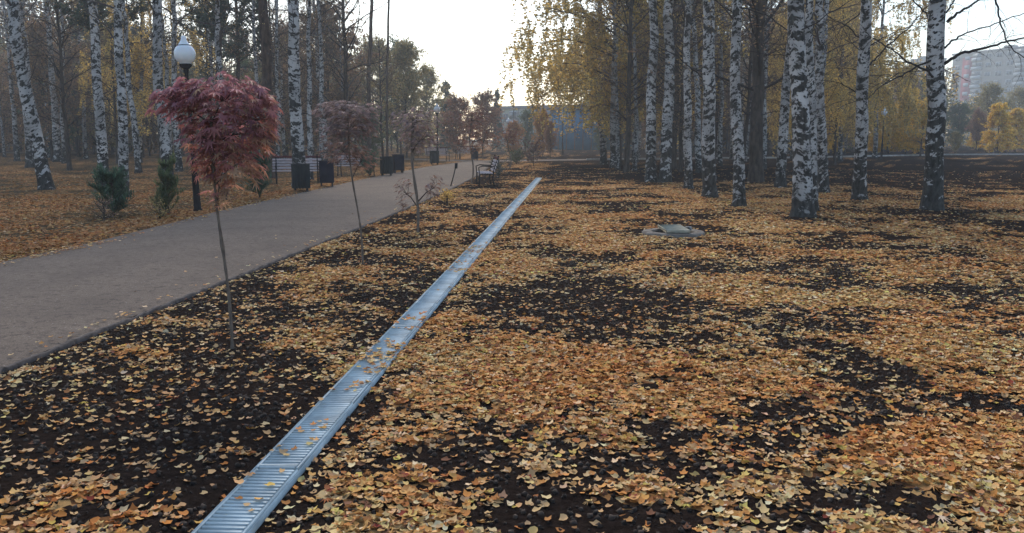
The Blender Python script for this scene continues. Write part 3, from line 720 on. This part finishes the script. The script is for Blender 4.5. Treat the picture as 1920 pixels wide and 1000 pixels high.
# explicit branches on the old birch and its neighbour
def branches(owner_px, owner_py, lines, parent_label):
    Y = G(owner_px, owner_py).y; root = [o for o in bpy.data.objects if o.get('label', '').startswith(parent_label)][0]
    bpy.context.view_layer.update(); inv = root.matrix_world.inverted(); g = np.random.default_rng(77)
    for pts, r, dy in lines:
        n = len(pts); P = []
        for k, (x, y) in enumerate(pts): P.append(D(x, y, Y + dy * k / (n - 1)))
        Q = []
        for k in range(n - 1):
            for j in range(5): Q.append(np.array(P[k].lerp(P[k + 1], j / 5)))
        Q.append(np.array(P[-1])); Q = np.array(Q); Q[1:] += g.normal(0, .010, Q[1:].shape)
        mb = MB(); mb.m = 0; mb.tube(Q, np.linspace(r, r * .3, len(Q)), 7, C=DARKTW)
        for k in range(4, len(Q), 2):
            tp = wander(Q[k], (Q[k] - Q[k - 1]) / np.linalg.norm(Q[k] - Q[k - 1]) + g.normal(0, .7, 3), g.uniform(.3, .9), 5, g, -.08, .2)
            mb.tube(tp, np.linspace(.006, .0025, 6), 4, C=DARKTW)
            for _ in range(2):
                sp = wander(tp[g.integers(1, 5)], g.normal(0, 1, 3), g.uniform(.15, .4), 3, g, -.15, .2); mb.tube(sp, .0022, 3, C=DARKTW)
        v = np.concatenate(mb.v); v = np.array([inv @ Vector(p) for p in v]); mb.v = [v]; mb.c = [np.concatenate(mb.c)]
        mb.build('branch', M['twig'], root)
branches(1747, 396, [
    ([(1776, 42), (1800, 22), (1842, -4), (1880, -30)], .034, -.6), ([(1774, 24), (1790, 2), (1805, -20)], .022, .4),
    ([(1772, 90), (1785, 76), (1815, 61), (1865, 45), (1925, 24), (1960, 15)], .022, 1.0),
    ([(1770, 120), (1802, 100), (1840, 92), (1877, 81), (1918, 71), (1960, 62)], .036, -1.2),
    ([(1755, 50), (1748, 44), (1737, 27), (1710, -2), (1690, -20)], .028, .5),
    ([(1752, 150), (1740, 134), (1702, 115), (1672, 92), (1650, 81), (1620, 60)], .026, -.8),
    ([(1752, 110), (1720, 125), (1690, 142), (1650, 162), (1629, 185)], .024, -.4),
    ([(1764, -60), (1830, -50), (1867, 0), (1875, 37), (1885, 72), (1902, 95), (1930, 114)], .026, -1.5)], 'thick old birch')
branches(1611, 377, [
    ([(1622, 130), (1640, 112), (1665, 85), (1702, 55), (1730, 22), (1750, -4)], .024, .6), ([(1618, 190), (1600, 170), (1570, 155), (1535, 150)], .018, .3),
    ([(1618, 95), (1650, 74), (1685, 56), (1710, 50)], .018, -.5), ([(1616, 75), (1590, 50), (1560, 35), (1530, 5)], .02, -.3)], 'straight birch between')
branches(1386, 389, [([(1385, 175), (1420, 160), (1450, 150)], .012, .4), ([(1384, 30), (1350, 8), (1320, -20)], .018, .4), ([(1380, 12), (1440, 28), (1480, 60), (1500, 90)], .02, -.8)], 'bright white birch')
branches(1331, 372, [([(1335, 160), (1300, 130), (1270, 105), (1225, 85), (1180, 70)], .02, .5), ([(1330, 130), (1370, 165), (1390, 185)], .018, -.4)], 'broad birch')

# random members of the two woods
def random_wood(n, fx, protos, label, group, seed, dmin=2.2, smin=.6, smax=1.0):
    g = np.random.default_rng(seed); pts = []
    tries = 0
    while len(pts) < n and tries < 9000:
        tries += 1; px, Y = fx(g); q = D(px, 258, Y); x, y = q.x, Y
        if any((x - a) ** 2 + (y - b_) ** 2 < dmin ** 2 for a, b_ in pts): continue
        pts.append((x, y)); pr = protos[g.integers(0, len(protos))]; s = g.uniform(smin, smax)
        put_tree(pr, (x, y, -.02), label[pr[0]] if isinstance(label, dict) else label, group, g.uniform(0, 6.28), (g.normal(0, .02), g.normal(0, .02)), s, s * g.uniform(.9, 1.15))
def fl(g):
    px = g.uniform(-120, 640); Y = g.uniform(34, 100); return px, Y
def fl2(g):
    px = g.uniform(560, 760); Y = g.uniform(60, 120); return px, Y
LB = {'birch_tree': 'slim white birch deep inside the dark wood', 'bare_tree': 'thin dark bare tree deep inside the dark wood', 'pine_tree': 'dark crowned pine deep inside the dark wood'}
random_wood(62, fl, [B[0], B[2], B[3], DARKT[0], DARKT[1], DARKT[1], PINE], LB, 'trees deep inside the dark wood', 5)
LBf = {'bare_tree': 'thin bare tree at the thin far end of the dark wood', 'birch_tree': 'slim birch at the thin far end of the dark wood'}
random_wood(14, fl2, [DARKT[0], B[3], B[0]], LBf, 'trees at the far end of the dark wood', 6, smin=.5, smax=.7)
def fr(g): return g.uniform(1150, 1600), g.uniform(37, 95)
LBr = {'birch_tree': 'white birch deep inside the bright wood', 'bare_tree': 'dark bare tree deep inside the bright wood', 'weeping_birch': 'yellow leaved birch deep inside the bright wood'}
random_wood(58, fr, [B[1], B[4], B[2], DARKT[1], DARKT[1], DARKT[0], BYEL[1]], LBr, 'trees deep inside the bright wood', 8)
def shrub_row(n, x0, x1, Y0, Y1, protos, label, group, seed, smin, smax, dmin=2.0):
    random_wood(n, lambda g: (g.uniform(x0, x1), g.uniform(Y0, Y1)), protos, label, group, seed, dmin, smin, smax)
shrub_row(52, -150, 640, 55, 112, [BUSHY[1], BUSHY[1], BUSHY[0], BUSHY[3]], 'brown bushy understory tree closing the dark wood', 'understory of the dark wood', 9, .7, 1.3)
shrub_row(24, 1160, 1560, 88, 115, [BUSHY[1], BUSHY[0], BUSHY[4]], 'brown and yellow understory tree closing the bright wood', 'understory of the bright wood', 10, .9, 1.6)

# single trees of the middle distance
def tree_px(proto, px, Y, ytop, label, group=None, Hp=7.5, wide=1.0, rz=None):
    q = D(px, 258, Y); H = D(px, ytop, Y).z; s = H / Hp
    return put_tree(proto, (q.x, q.y, -.02), label, group, rz if rz is not None else px * .37, (0, 0), s * wide, s)
MG = 'trees closing the end of the wide path'
tree_px(BUSHY[0], 700, 72, 92, 'olive leaved tree behind the second maple', MG, wide=.9)
tree_px(BUSHY[0], 762, 66, 98, 'tall olive tree beside the path end, brightest of its group', MG, wide=.8)
tree_px(BUSHY[3], 745, 88, 90, 'dark green tree behind the tall olive tree', MG, wide=.8)
tree_px(BUSHY[0], 805, 85, 140, 'loose olive tree stepping down towards the sky gap', MG, wide=.7)
tree_px(SPRUCE, 838, 95, 150, 'blue green spruce at the end of the tree line', MG, Hp=9, wide=.8)
tree_px(BUSHY[2], 862, 62, 190, 'rusty leaved tree behind the path end lamp', MG)
tree_px(BUSHY[2], 905, 75, 182, 'rusty tree with a rounded top against the white sky', MG, wide=1.0)
tree_px(SPRUCE, 932, 100, 165, 'narrow dark conifer beside the rusty trees', MG, Hp=9, wide=.5)
tree_px(BUSHY[4], 962, 70, 232, 'low orange bush below the pale building', MG)
tree_px(BUSHY[3], 990, 95, 212, 'yellow green tree in front of the pale building', MG, wide=.8)
tree_px(BUSHY[4], 1018, 68, 215, 'rounded orange bush in front of the blue building', MG, wide=.8)
tree_px(BUSHY[2], 1032, 64, 232, 'red leaved bush nearest the blue building', MG, wide=.6)
tree_px(BUSHY[3], 1125, 92, 240, 'dark green bush beneath the weeping birches', MG)
tree_px(BUSHY[1], 640, 60, 180, 'brown bushy tree behind the benches', MG)
tree_px(BUSHY[1], 580, 75, 130, 'brown tree closing the dark wood behind the mottled birch', MG)
tree_px(BUSHY[3], 690, 62, 205, 'dark green shrub tree behind the pair of bins', MG)
tree_px(BUSHY[1], 775, 58, 225, 'brown shrub between the olive tree and the path lamp', MG)
LGp = 'yellow young larches beyond the far path'
tree_px(LARCH[0], 1562, 70, 203, 'narrow golden larch beside the gnarled grey birch', LGp, 5, .75)
tree_px(LARCH[1], 1665, 74, 195, 'golden larch next to the far lamp', LGp, 5, 1.5)
tree_px(LARCH[0], 1700, 78, 168, 'tallest golden larch, left of the thick old birch'.replace('left of', 'just before'), LGp, 5, 1.35)
tree_px(LARCH[1], 1728, 72, 185, 'golden larch touching the thick old birch', LGp, 5, 1.35)
tree_px(LARCH[0], 1645, 88, 178, 'golden larch half hidden behind the straight birch', LGp, 5, 1.35)
tree_px(LARCH[1], 1872, 80, 192, 'lone golden larch below the apartment block', LGp, 5, 1.3)
tree_px(LARCH[0], 1905, 88, 205, 'golden larch at the very edge of the view below the apartment block', LGp, 5, 1.5)
tree_px(LARCH[0], 1838, 104, 222, 'small dull golden larch close by the dull red bush', LGp, 5, 1.5)
tree_px(BUSHY[0], 1792, 84, 250, 'small yellow green bush by the far path', 'bushes beyond the far path')
tree_px(BUSHY[2], 1832, 95, 212, 'dull red bush below the apartment block', 'bushes beyond the far path', wide=.8)
tree_px(BUSHY[0], 1850, 120, 168, 'broad olive tree in front of the apartment block', 'bushes beyond the far path', wide=1.0)
tree_px(BUSHY[0], 1905, 130, 175, 'olive tree at the end of the apartment block', 'bushes beyond the far path', wide=.9)
tree_px(BUSHY[3], 1795, 110, 200, 'dark green tree beside the thick old birch', 'bushes beyond the far path', wide=1.0)
tree_px(BUSHY[1], 1600, 95, 120, 'brown leafy tree behind the straight birch', 'trees behind the larches', wide=.8)
tree_px(BUSHY[1], 1690, 110, 140, 'greyish brown tree behind the golden larches', 'trees behind the larches', wide=.8)
tree_px(BUSHY[3], 1740, 115, 150, 'olive grey tree behind the thick old birch', 'trees behind the larches', wide=.8)
def yb(px, py, tx, w_, lab): hero(BYEL[1], px, py, tx, w_, lab, 'yellow birches behind the double trunk', rproto=.13)
yb(1640, 297, 1660, 9, 'tall yellow birch whose crown ends at the bright sky')
yb(1575, 303, 1580, 9, 'tall yellow birch just behind the gnarled grey birch')

def far_woods(name, label, cells, seed):
    g = np.random.default_rng(seed); mb = MB(); pals = [np.array(c) for c in (OLI, BRN, YEL, GRN, ((.10, .085, .08), (.075, .065, .062)))]
    for (x0, x1, Y0, Y1, ytop, n, wts) in cells:
        px = g.uniform(x0, x1, n); Y = g.uniform(Y0, Y1, n); X = (px - 960) / F * Y * 1.0
        lump = fbm(X * .22 + seed, X * 0 + 3.3, 1.0, 3); H = (1.55 + (258 - ytop) * Y / F) * (.70 + .6 * lump)
        Z = H * g.random(n) ** .9; dens = fbm(X * .5 + 7, Z * .5 + seed, 1.0, 3); k = (dens > .36 + .12 * (Z / H)) | (Z < 2.2)
        X, Y, Z = X[k], Y[k], Z[k]; m_ = len(X); sel = fbm(X * .16 + 50, Z * .22 + 20 + seed, 1.0, 2) * .75 + .25 * g.random(m_); sel = (sel - .25) / .5
        cw = np.cumsum(wts) / sum(wts); pi = np.searchsorted(cw, sel.clip(0, .999)); C = np.zeros((m_, 3))
        for q in range(5):
            u = pi == q
            if u.any(): C[u] = pals[q][g.integers(0, len(pals[q]), u.sum())]
        C *= g.uniform(.5, 1.2, (m_, 1)); mb.m = 0
        mb.scatter(TQ, TQF, np.stack([X, Y, Z], -1), rand_rot(m_, g), g.uniform(.2, .5, m_), C); mb.m = 1
        for _ in range(int((x1 - x0) / 9)):
            p_ = g.uniform(x0, x1); y_ = g.uniform(Y0, Y1); x_ = (p_ - 960) / F * y_; h = (1.55 + (258 - ytop) * y_ / F) * g.uniform(.7, 1.15)
            c_ = .05 if g.random() < .6 else .28
            mb.tube([(x_, y_, 0), (x_ + g.normal(0, .2), y_, h * .5), (x_ + g.normal(0, .5), y_, h)], [g.uniform(.08, .17), .09, .03], 5, C=(c_, c_ * .93, c_ * .88))
    tag(mb.build(name, [M['leaf'], M['twig']]), label, 'woods', kind='stuff')
far_woods('far_woods', 'far brown mass of the dark wood closing it behind the trunks', [(-420, 170, 95, 125, -60, 95000, (1.5, 5, .25, 1, 5)), (170, 480, 95, 120, 70, 34000, (2, 4, .3, 2, 4)), (480, 700, 100, 125, 125, 19000, (3, 3, .5, 2, 2)), (700, 850, 110, 135, 205, 5000, (3, 2, 1, 3, 1))], 1)
far_woods('far_woods', 'far yellow and brown mass behind the bright wood', [(1090, 1180, 112, 130, 150, 8000, (3, 2, 3, 2, 1)), (1180, 1600, 102, 128, -40, 80000, (2, 5, .9, 1, 5)), (1600, 1700, 118, 140, 122, 9000, (2, 2, 3, 1, 1)), (1700, 1780, 125, 150, 135, 6000, (3, 3, 2, 1, 2)), (1780, 2300, 140, 170, 188, 26000, (3, 2, 2, 3, 1))], 2)
hero(BYEL[0], 262, 306, 268, 9, 'yellow leaved tree glowing behind the straight birches of the dark wood', 'yellow trees of the dark wood', rproto=.13)

# ------------------------------------------------------------------ maples
def maple(px, py, blobs, n, label, lean_x, sz=.085, pal=None, extra=None, seed=1, dsc=.9, w_=.013):
    g = np.random.default_rng(seed); b_ = G(px, py); Y = b_.y; r = thing('maple_sapling', b_, label, 'maple tree', 'maple saplings in the bed')
    top = D(lean_x, blobs[0][1], Y); o = np.array(b_)
    P0 = np.array(b_); P1 = np.array(top); zf = np.linspace(0, 1, 22); P = P0 + (P1 - P0) * zf[:, None]; P[:, 0] += .012 * np.sin(zf * 7) * Y / 6; P[:, 1] += .012 * np.cos(zf * 5)
    mb = MB(); mb.tube(np.vstack([P[0] - [0, 0, .05], P]) - o, np.concatenate([[w_ * 1.5], w_ * (1 - .35 * zf) * (1 + .12 * g.standard_normal(22))]), 10); mb.build('trunk', M['sapling_bark'], r, True)
    mb = MB(); LP = []; LC = []; tot = sum(bl[4] for bl in blobs); joint = P[int(22 * .62)]
    for (bx, by, rx, ry, wt) in blobs:
        c = np.array(D(bx, by, Y)); k = int(n * wt / tot); R = np.array([rx * Y / F, dsc * (rx + ry) * .5 * Y / F, ry * Y / F])
        u = g.standard_normal((k, 3)); u /= np.linalg.norm(u, axis=1)[:, None]; u *= g.uniform(.25, 1, (k, 1)) ** .6; p = c + u * R
        LP.append(p)
        base = P[np.argmin(np.linalg.norm(P - (c - np.array([0, 0, R[2]])), axis=1))]
        m1 = (base + c) / 2 + np.array([0, 0, .15 * R[2]])
        mb.m = 1; mb.tube(np.array([base, m1, c]) - o, [w_ * .5, w_ * .35, w_ * .2], 5, C=(.05, .035, .03))
        for _ in range(max(5, k // 22)):
            e = p[g.integers(0, k)]; mb.tube(np.array([c * .5 + m1 * .5, (c + e) / 2 + g.normal(0, .03, 3) + [0, 0, .03], e]) - o, [w_ * .22, w_ * .14, w_ * .07], 4, C=(.06, .04, .035))
    LP = np.concatenate(LP); k = len(LP); ctr = LP.mean(0); d = LP - ctr
    yaw = np.arctan2(-d[:, 0], d[:, 1]) + g.normal(0, .6, k)      # leaf tip points outwards
    tilt = -g.uniform(.05, .95, k); R = rotm(yaw, tilt, g.normal(0, .5, k))
    pal = np.array(pal); hz_ = (LP[:, 2] - LP[:, 2].min()) / np.ptp(LP[:, 2]); rt = (LP[:, 0] - LP[:, 0].min()) / np.ptp(LP[:, 0])
    f = np.clip((1 - hz_) * .8 + rt * .35 + g.normal(0, .25, k) - .15, 0, .999); C = pal[(f * len(pal)).astype(int)] * g.uniform(.65, 1.3, (k, 1))
    mb.m = 0; mb.scatter(PAL, PALF, LP - o, R, sz * g.uniform(.6, 1.25, k), C)
    mb.build('crown', [M['maple'], M['twig']], r); return r
MP = [(.44, .20, .225), (.45, .19, .195), (.48, .20, .17), (.50, .25, .165), (.50, .32, .20)]
maple(435, 660, [(425, 185, 86, 48, 4.6), (318, 192, 40, 32, 1.1), (380, 255, 46, 52, 2.2), (445, 245, 70, 62, 4.6), (490, 215, 34, 52, 1.6), (412, 345, 26, 48, .8), (355, 175, 44, 34, 1.4), (450, 305, 52, 48, 1.7), (395, 310, 34, 34, .7)], 960,
      'nearest sapling maple with a dense wine red crown on a thin stem', 392, .11, MP, seed=3)
MP2 = [(.38, .28, .27), (.22, .16, .15), (.24, .14, .115), (.34, .20, .14)]
maple(680, 500, [(650, 208, 68, 20, 2), (655, 240, 62, 26, 2.2), (640, 280, 50, 26, 1.2), (680, 300, 34, 26, .6)], 1000, 'second sapling maple with a thin dark brown crown', 650, .075, MP2, seed=4, dsc=.9)
maple(783, 440, [(780, 225, 50, 26, 1.2), (790, 262, 42, 24, 1), (757, 360, 17, 32, .35), (815, 352, 20, 28, .35)], 620, 'third sapling maple with a nearly bare crown and leaves low on its stem', 772, .085, MP2, seed=5, w_=.025)
MP3 = [(.22, .11, .09), (.28, .12, .085), (.32, .17, .10)]
maple(884, 346, [(884, 222, 46, 30, 1.2), (890, 262, 48, 26, 1.2)], 1100, 'fourth sapling maple with a rusty crown, near the path end', 884, .10, MP3, seed=6, w_=.025)
maple(955, 318, [(958, 245, 26, 16, 1), (950, 262, 30, 14, 1)], 420, 'farthest sapling maple of the row with an orange brown crown', 955, .12, MP3, seed=7, w_=.03)

# ------------------------------------------------------------------ small pines and shrubs beside the path
def small_pine(px, py, wpx, ytop, label, pal, seed, name='small_pine', cat='pine shrub', grp='small pines beside the path', n=85, needle=1.0, leaf=False):
    g = np.random.default_rng(seed); b_ = G(px, py); Y = b_.y; H = D(px, ytop, Y).z; Rw = wpx / 2 * Y / F; r = thing(name, b_, label, cat, grp)
    mb = MB(); mb.tube([(0, 0, -.03), (.01, .01, H * .5), (0, 0, H * .95)], [.022, .014, .006], 6, C=(.05, .035, .025)); mb.build('stem', M['twig'], r)
    mb = MB(); LP = []; LR = []
    for k in range(n):
        h = H * g.uniform(.05, .85); a = g.uniform(0, 6.28); L = Rw * (1.05 - .45 * h / H) * g.uniform(.45, 1.35)
        p = wander((0, 0, h), (math.cos(a), math.sin(a), g.uniform(.2, .9)), L, 5, g, .08, .1); mb.m = 1; mb.tube(p, np.linspace(.007, .003, 6), 4, C=(.05, .035, .025))
        for u in np.linspace(.25, 1, 9):
            i = u * 5; i0 = min(int(i), 4); c = p[i0] + (p[i0 + 1] - p[i0]) * (i - i0)
            for _ in range(9 if not leaf else 3): LP.append(c + g.normal(0, .012 if not leaf else .03, 3))
    LP = np.array(LP); k = len(LP); pal = np.array(pal); C = pal[g.integers(0, len(pal), k)] * g.uniform(.6, 1.4, (k, 1))
    if leaf: mb.m = 0; mb.scatter(TQ, TQF, LP, rand_rot(k, g), .045 * needle * g.uniform(.6, 1.3, k), C)
    else:
        nv = np.array([[-.07, 0, 0], [.07, 0, 0], [.03, 1, 0], [-.03, 1, 0]]); mb.m = 0
        mb.scatter(nv, TQF, LP, rotm(g.uniform(0, 6.28, k), g.uniform(0, 1.3, k)), .10 * needle * g.uniform(.7, 1.2, k), C)
    mb.build('foliage', [M['leaf'], M['twig']], r)
PG = [(.035, .07, .04), (.05, .09, .05), (.025, .055, .04)]; PG2 = [(.06, .085, .035), (.05, .08, .04), (.09, .10, .04)]
small_pine(214, 408, 82, 322, 'first small dark green pine at the path edge', PG, 31)
small_pine(316, 402, 58, 295, 'second small pine, paler, in front of a birch foot', PG2, 32, n=70)
small_pine(487, 374, 64, 285, 'third small green pine beside the nearest bench', PG, 33, n=100)
small_pine(692, 331, 44, 288, 'small green pine next to the pair of dark bins', PG, 34)
small_pine(195, 415, 60, 370, 'low leafless grey shrub under the first small pine', [(.14, .10, .08), (.10, .07, .05)], 35, 'low_shrub', 'shrub', 'low shrubs beside the path', 16, .6, True)
small_pine(300, 412, 60, 372, 'low yellowing shrub under the second small pine', [(.20, .15, .06), (.14, .12, .05)], 36, 'low_shrub', 'shrub', 'low shrubs beside the path', 18, .6, True)
small_pine(425, 386, 60, 345, 'low red brown shrub beside the lamp post', [(.18, .07, .05), (.12, .06, .04)], 37, 'low_shrub', 'shrub', 'low shrubs beside the path', 18, .7, True)
small_pine(838, 386, 50, 362, 'small yellow leaved plant at the path edge', [(.36, .24, .06), (.28, .17, .05)], 38, 'low_plant', 'plant', 'low plants in the bed', 16, .8, True)
copy_thing(bench, G(908, 349), 'bench seen end on at the corner of the leaf covered bed, facing the path', BB, (0, 0, rad(-84)))
small_pine(935, 335, 50, 300, 'dark grey green shrub behind the end on bench', [(.05, .06, .05), (.08, .08, .07)], 40, 'low_shrub', 'shrub', 'low shrubs in the bed', 36, 1.1, True)
small_pine(1000, 312, 70, 270, 'dark purple brown bush beyond the end of the drain', [(.06, .04, .045), (.09, .06, .05)], 41, 'low_shrub', 'shrub', 'low shrubs in the bed', 40, 1.6, True)
small_pine(968, 309, 60, 286, 'low dark green bush beside the purple brown bush', [(.04, .055, .035), (.06, .07, .04)], 42, 'low_shrub', 'shrub', 'low shrubs in the bed', 40, 1.6, True)

# ------------------------------------------------------------------ buildings
def wallmat(name, c1, c2): return mat_noise(name, c1, c2, .6, .85, .05, rnd=False)
M['panel'] = wallmat('wall_panel', (.085, .10, .10), (.13, .15, .15)); M['panel_brown'] = wallmat('wall_brown', (.25, .21, .18), (.33, .28, .24))
M['pane'] = mat_noise('window_glass', (.05, .065, .075), (.12, .15, .16), .3, .15, 0, spec=.6)
M['wframe'] = mat_noise('window_frame', (.34, .37, .37), (.44, .47, .47), 2, .6, 0); M['redp'] = mat_noise('red_panel', (.24, .015, .035), (.30, .03, .05), 1, .7, 0)
M['bluewall'] = wallmat('blue_cladding', (.03, .15, .26), (.05, .23, .38)); M['greenwall'] = wallmat('green_wall', (.20, .26, .23), (.28, .33, .29)); M['roofm'] = wallmat('roofing', (.12, .13, .14), (.2, .21, .22))
def facade_block(name, A_, B_, H, depth, label, wm, st, bays, redbay=None, plain=False):
    d = B_ - A_; L = d.length; rz = math.atan2(d.y, d.x); r = thing(name, (A_.x, A_.y, 0), label, 'building', rz=rz)
    mb = MB(); mb.box((L / 2, depth / 2, H / 2), (L, depth, H)); mb.build('wall', wm, r)
    mb = MB(); mb.box((L / 2, depth / 2, H + .3), (L + .8, depth + .8, .6))
    if H > 20: mb.box((L * .3, depth / 2, H + 1.3), (3, 3, 1.4)); mb.box((L * .7, depth / 2, H + 1.2), (2.4, 3, 1.2))
    mb.build('roof', M['roofm'], r)
    fh = H / st; bw = L / bays; wi = [] 
    mb = MB()
    for k in range(1, st): mb.box((L / 2, -.02, k * fh), (L - .02, .05, .10))
    for k in range(bays + 1): mb.box((min(max(k * bw, .06), L - .06), -.03, H / 2), (.12, .07, H - .02))
    mb.build('panel_joint', M['roofm'], r)
    wmb = MB(); wmb.box((0, -.06, 0), (bw * .56, .10, fh * .52)); me1 = wmb.mesh('window_frame', M['wframe'])
    pmb = MB()
    for sx in (-.14, .14): pmb.box((sx * bw * .95, -.13, 0), (bw * .235, .03, fh * .43))
    me2 = pmb.mesh('pane', M['pane'])
    bal = MB(); bal.box((0, -.5, -fh * .26), (bw * .9, 1.0, fh * .34)); bal.box((0, -.25, fh * .16), (bw * .86, .5, fh * .45)); me3 = bal.mesh('balcony', M['wframe']); 
    bp = MB(); bp.box((0, -.53, fh * .15), (bw * .8, .06, fh * .36)); me4 = bp.mesh('pane', M['pane'])
    cnt = 0
    for k in range(st - 1, -1, -1):
        for j in range(bays):
            if j == redbay or plain: continue
            if cnt >= 84: break
            x, z = (j + .5) * bw, (k + .52) * fh
            if j % 4 == 2: a = link('balcony', me3, r); p_ = link('pane', me4, a)
            else: a = link('window', me1, r); p_ = link('pane', me2, a)
            a.location = (x, 0, z); cnt += 1
    if redbay is not None:
        mb = MB(); mb.box(((redbay + .5) * bw, -.08, H * .56), (bw * .95, .14, H * .8)); q = mb.build('red_panel', M['redp'], r)
        for k in range(3, st):
            mb = MB(); mb.box(((redbay + .5) * bw, -.19, (k + .5) * fh), (bw * .5, .06, fh * .42)); mb.build('window', M['wframe'], r)
A_ = D(1776, 258, 318); B_ = D(2080, 258, 262)
facade_block('apartment_block', Vector((A_.x, A_.y, 0)), Vector((B_.x, B_.y, 0)), 31.0, 13, 'tall pale grey apartment block with a dark red window strip, seen over the trees', M['panel'], 10, 14, 1)
A_ = D(1700, 258, 345); B_ = D(1762, 258, 340)
facade_block('apartment_block', Vector((A_.x, A_.y, 0)), Vector((B_.x, B_.y, 0)), 31.5, 13, 'brownish apartment block end wall half hidden beside the thick old birch', M['panel_brown'], 10, 4, None)
A_ = D(925, 258, 160); B_ = D(1075, 258, 150)
facade_block('low_building', Vector((A_.x, A_.y, 0)), Vector((B_.x, B_.y, 0)), 6.6, 12, 'long low pale green building closing the view down the path', M['greenwall'], 2, 9, None)
A_ = D(1032, 258, 112); B_ = D(1125, 258, 108)
facade_block('blue_building', Vector((A_.x, A_.y, 0)), Vector((B_.x, B_.y, 0)), 5.0, 10, 'blue clad building at the edge of the bright wood', M['bluewall'], 1, 6, None, plain=True)
p = D(963, 258, 130); mb = MB(); mb.tube([(p.x, p.y, 0), (p.x, p.y, 7.3)], [.12, .07], 8, C=(.05, .06, .06), cap=True); tag(mb.build('mast', M['twig']), 'thin dark mast in front of the pale green building', 'mast')

# ------------------------------------------------------------------ haze
mb = MB(); mb.box((0, 0, 22), (1180, 1180, 46)); m = bpy.data.materials.new('haze_air'); m.use_nodes = True; t = m.node_tree; t.nodes.clear()
pv = t.nodes.new('ShaderNodeVolumePrincipled'); pv.inputs['Color'].default_value = (.83, .90, .94, 1); pv.inputs['Density'].default_value = .0014; pv.inputs['Anisotropy'].default_value = .3
ou = t.nodes.new('ShaderNodeOutputMaterial'); t.links.new(pv.outputs[0], ou.inputs['Volume'])
tag(mb.build('haze', m), kind='stuff')
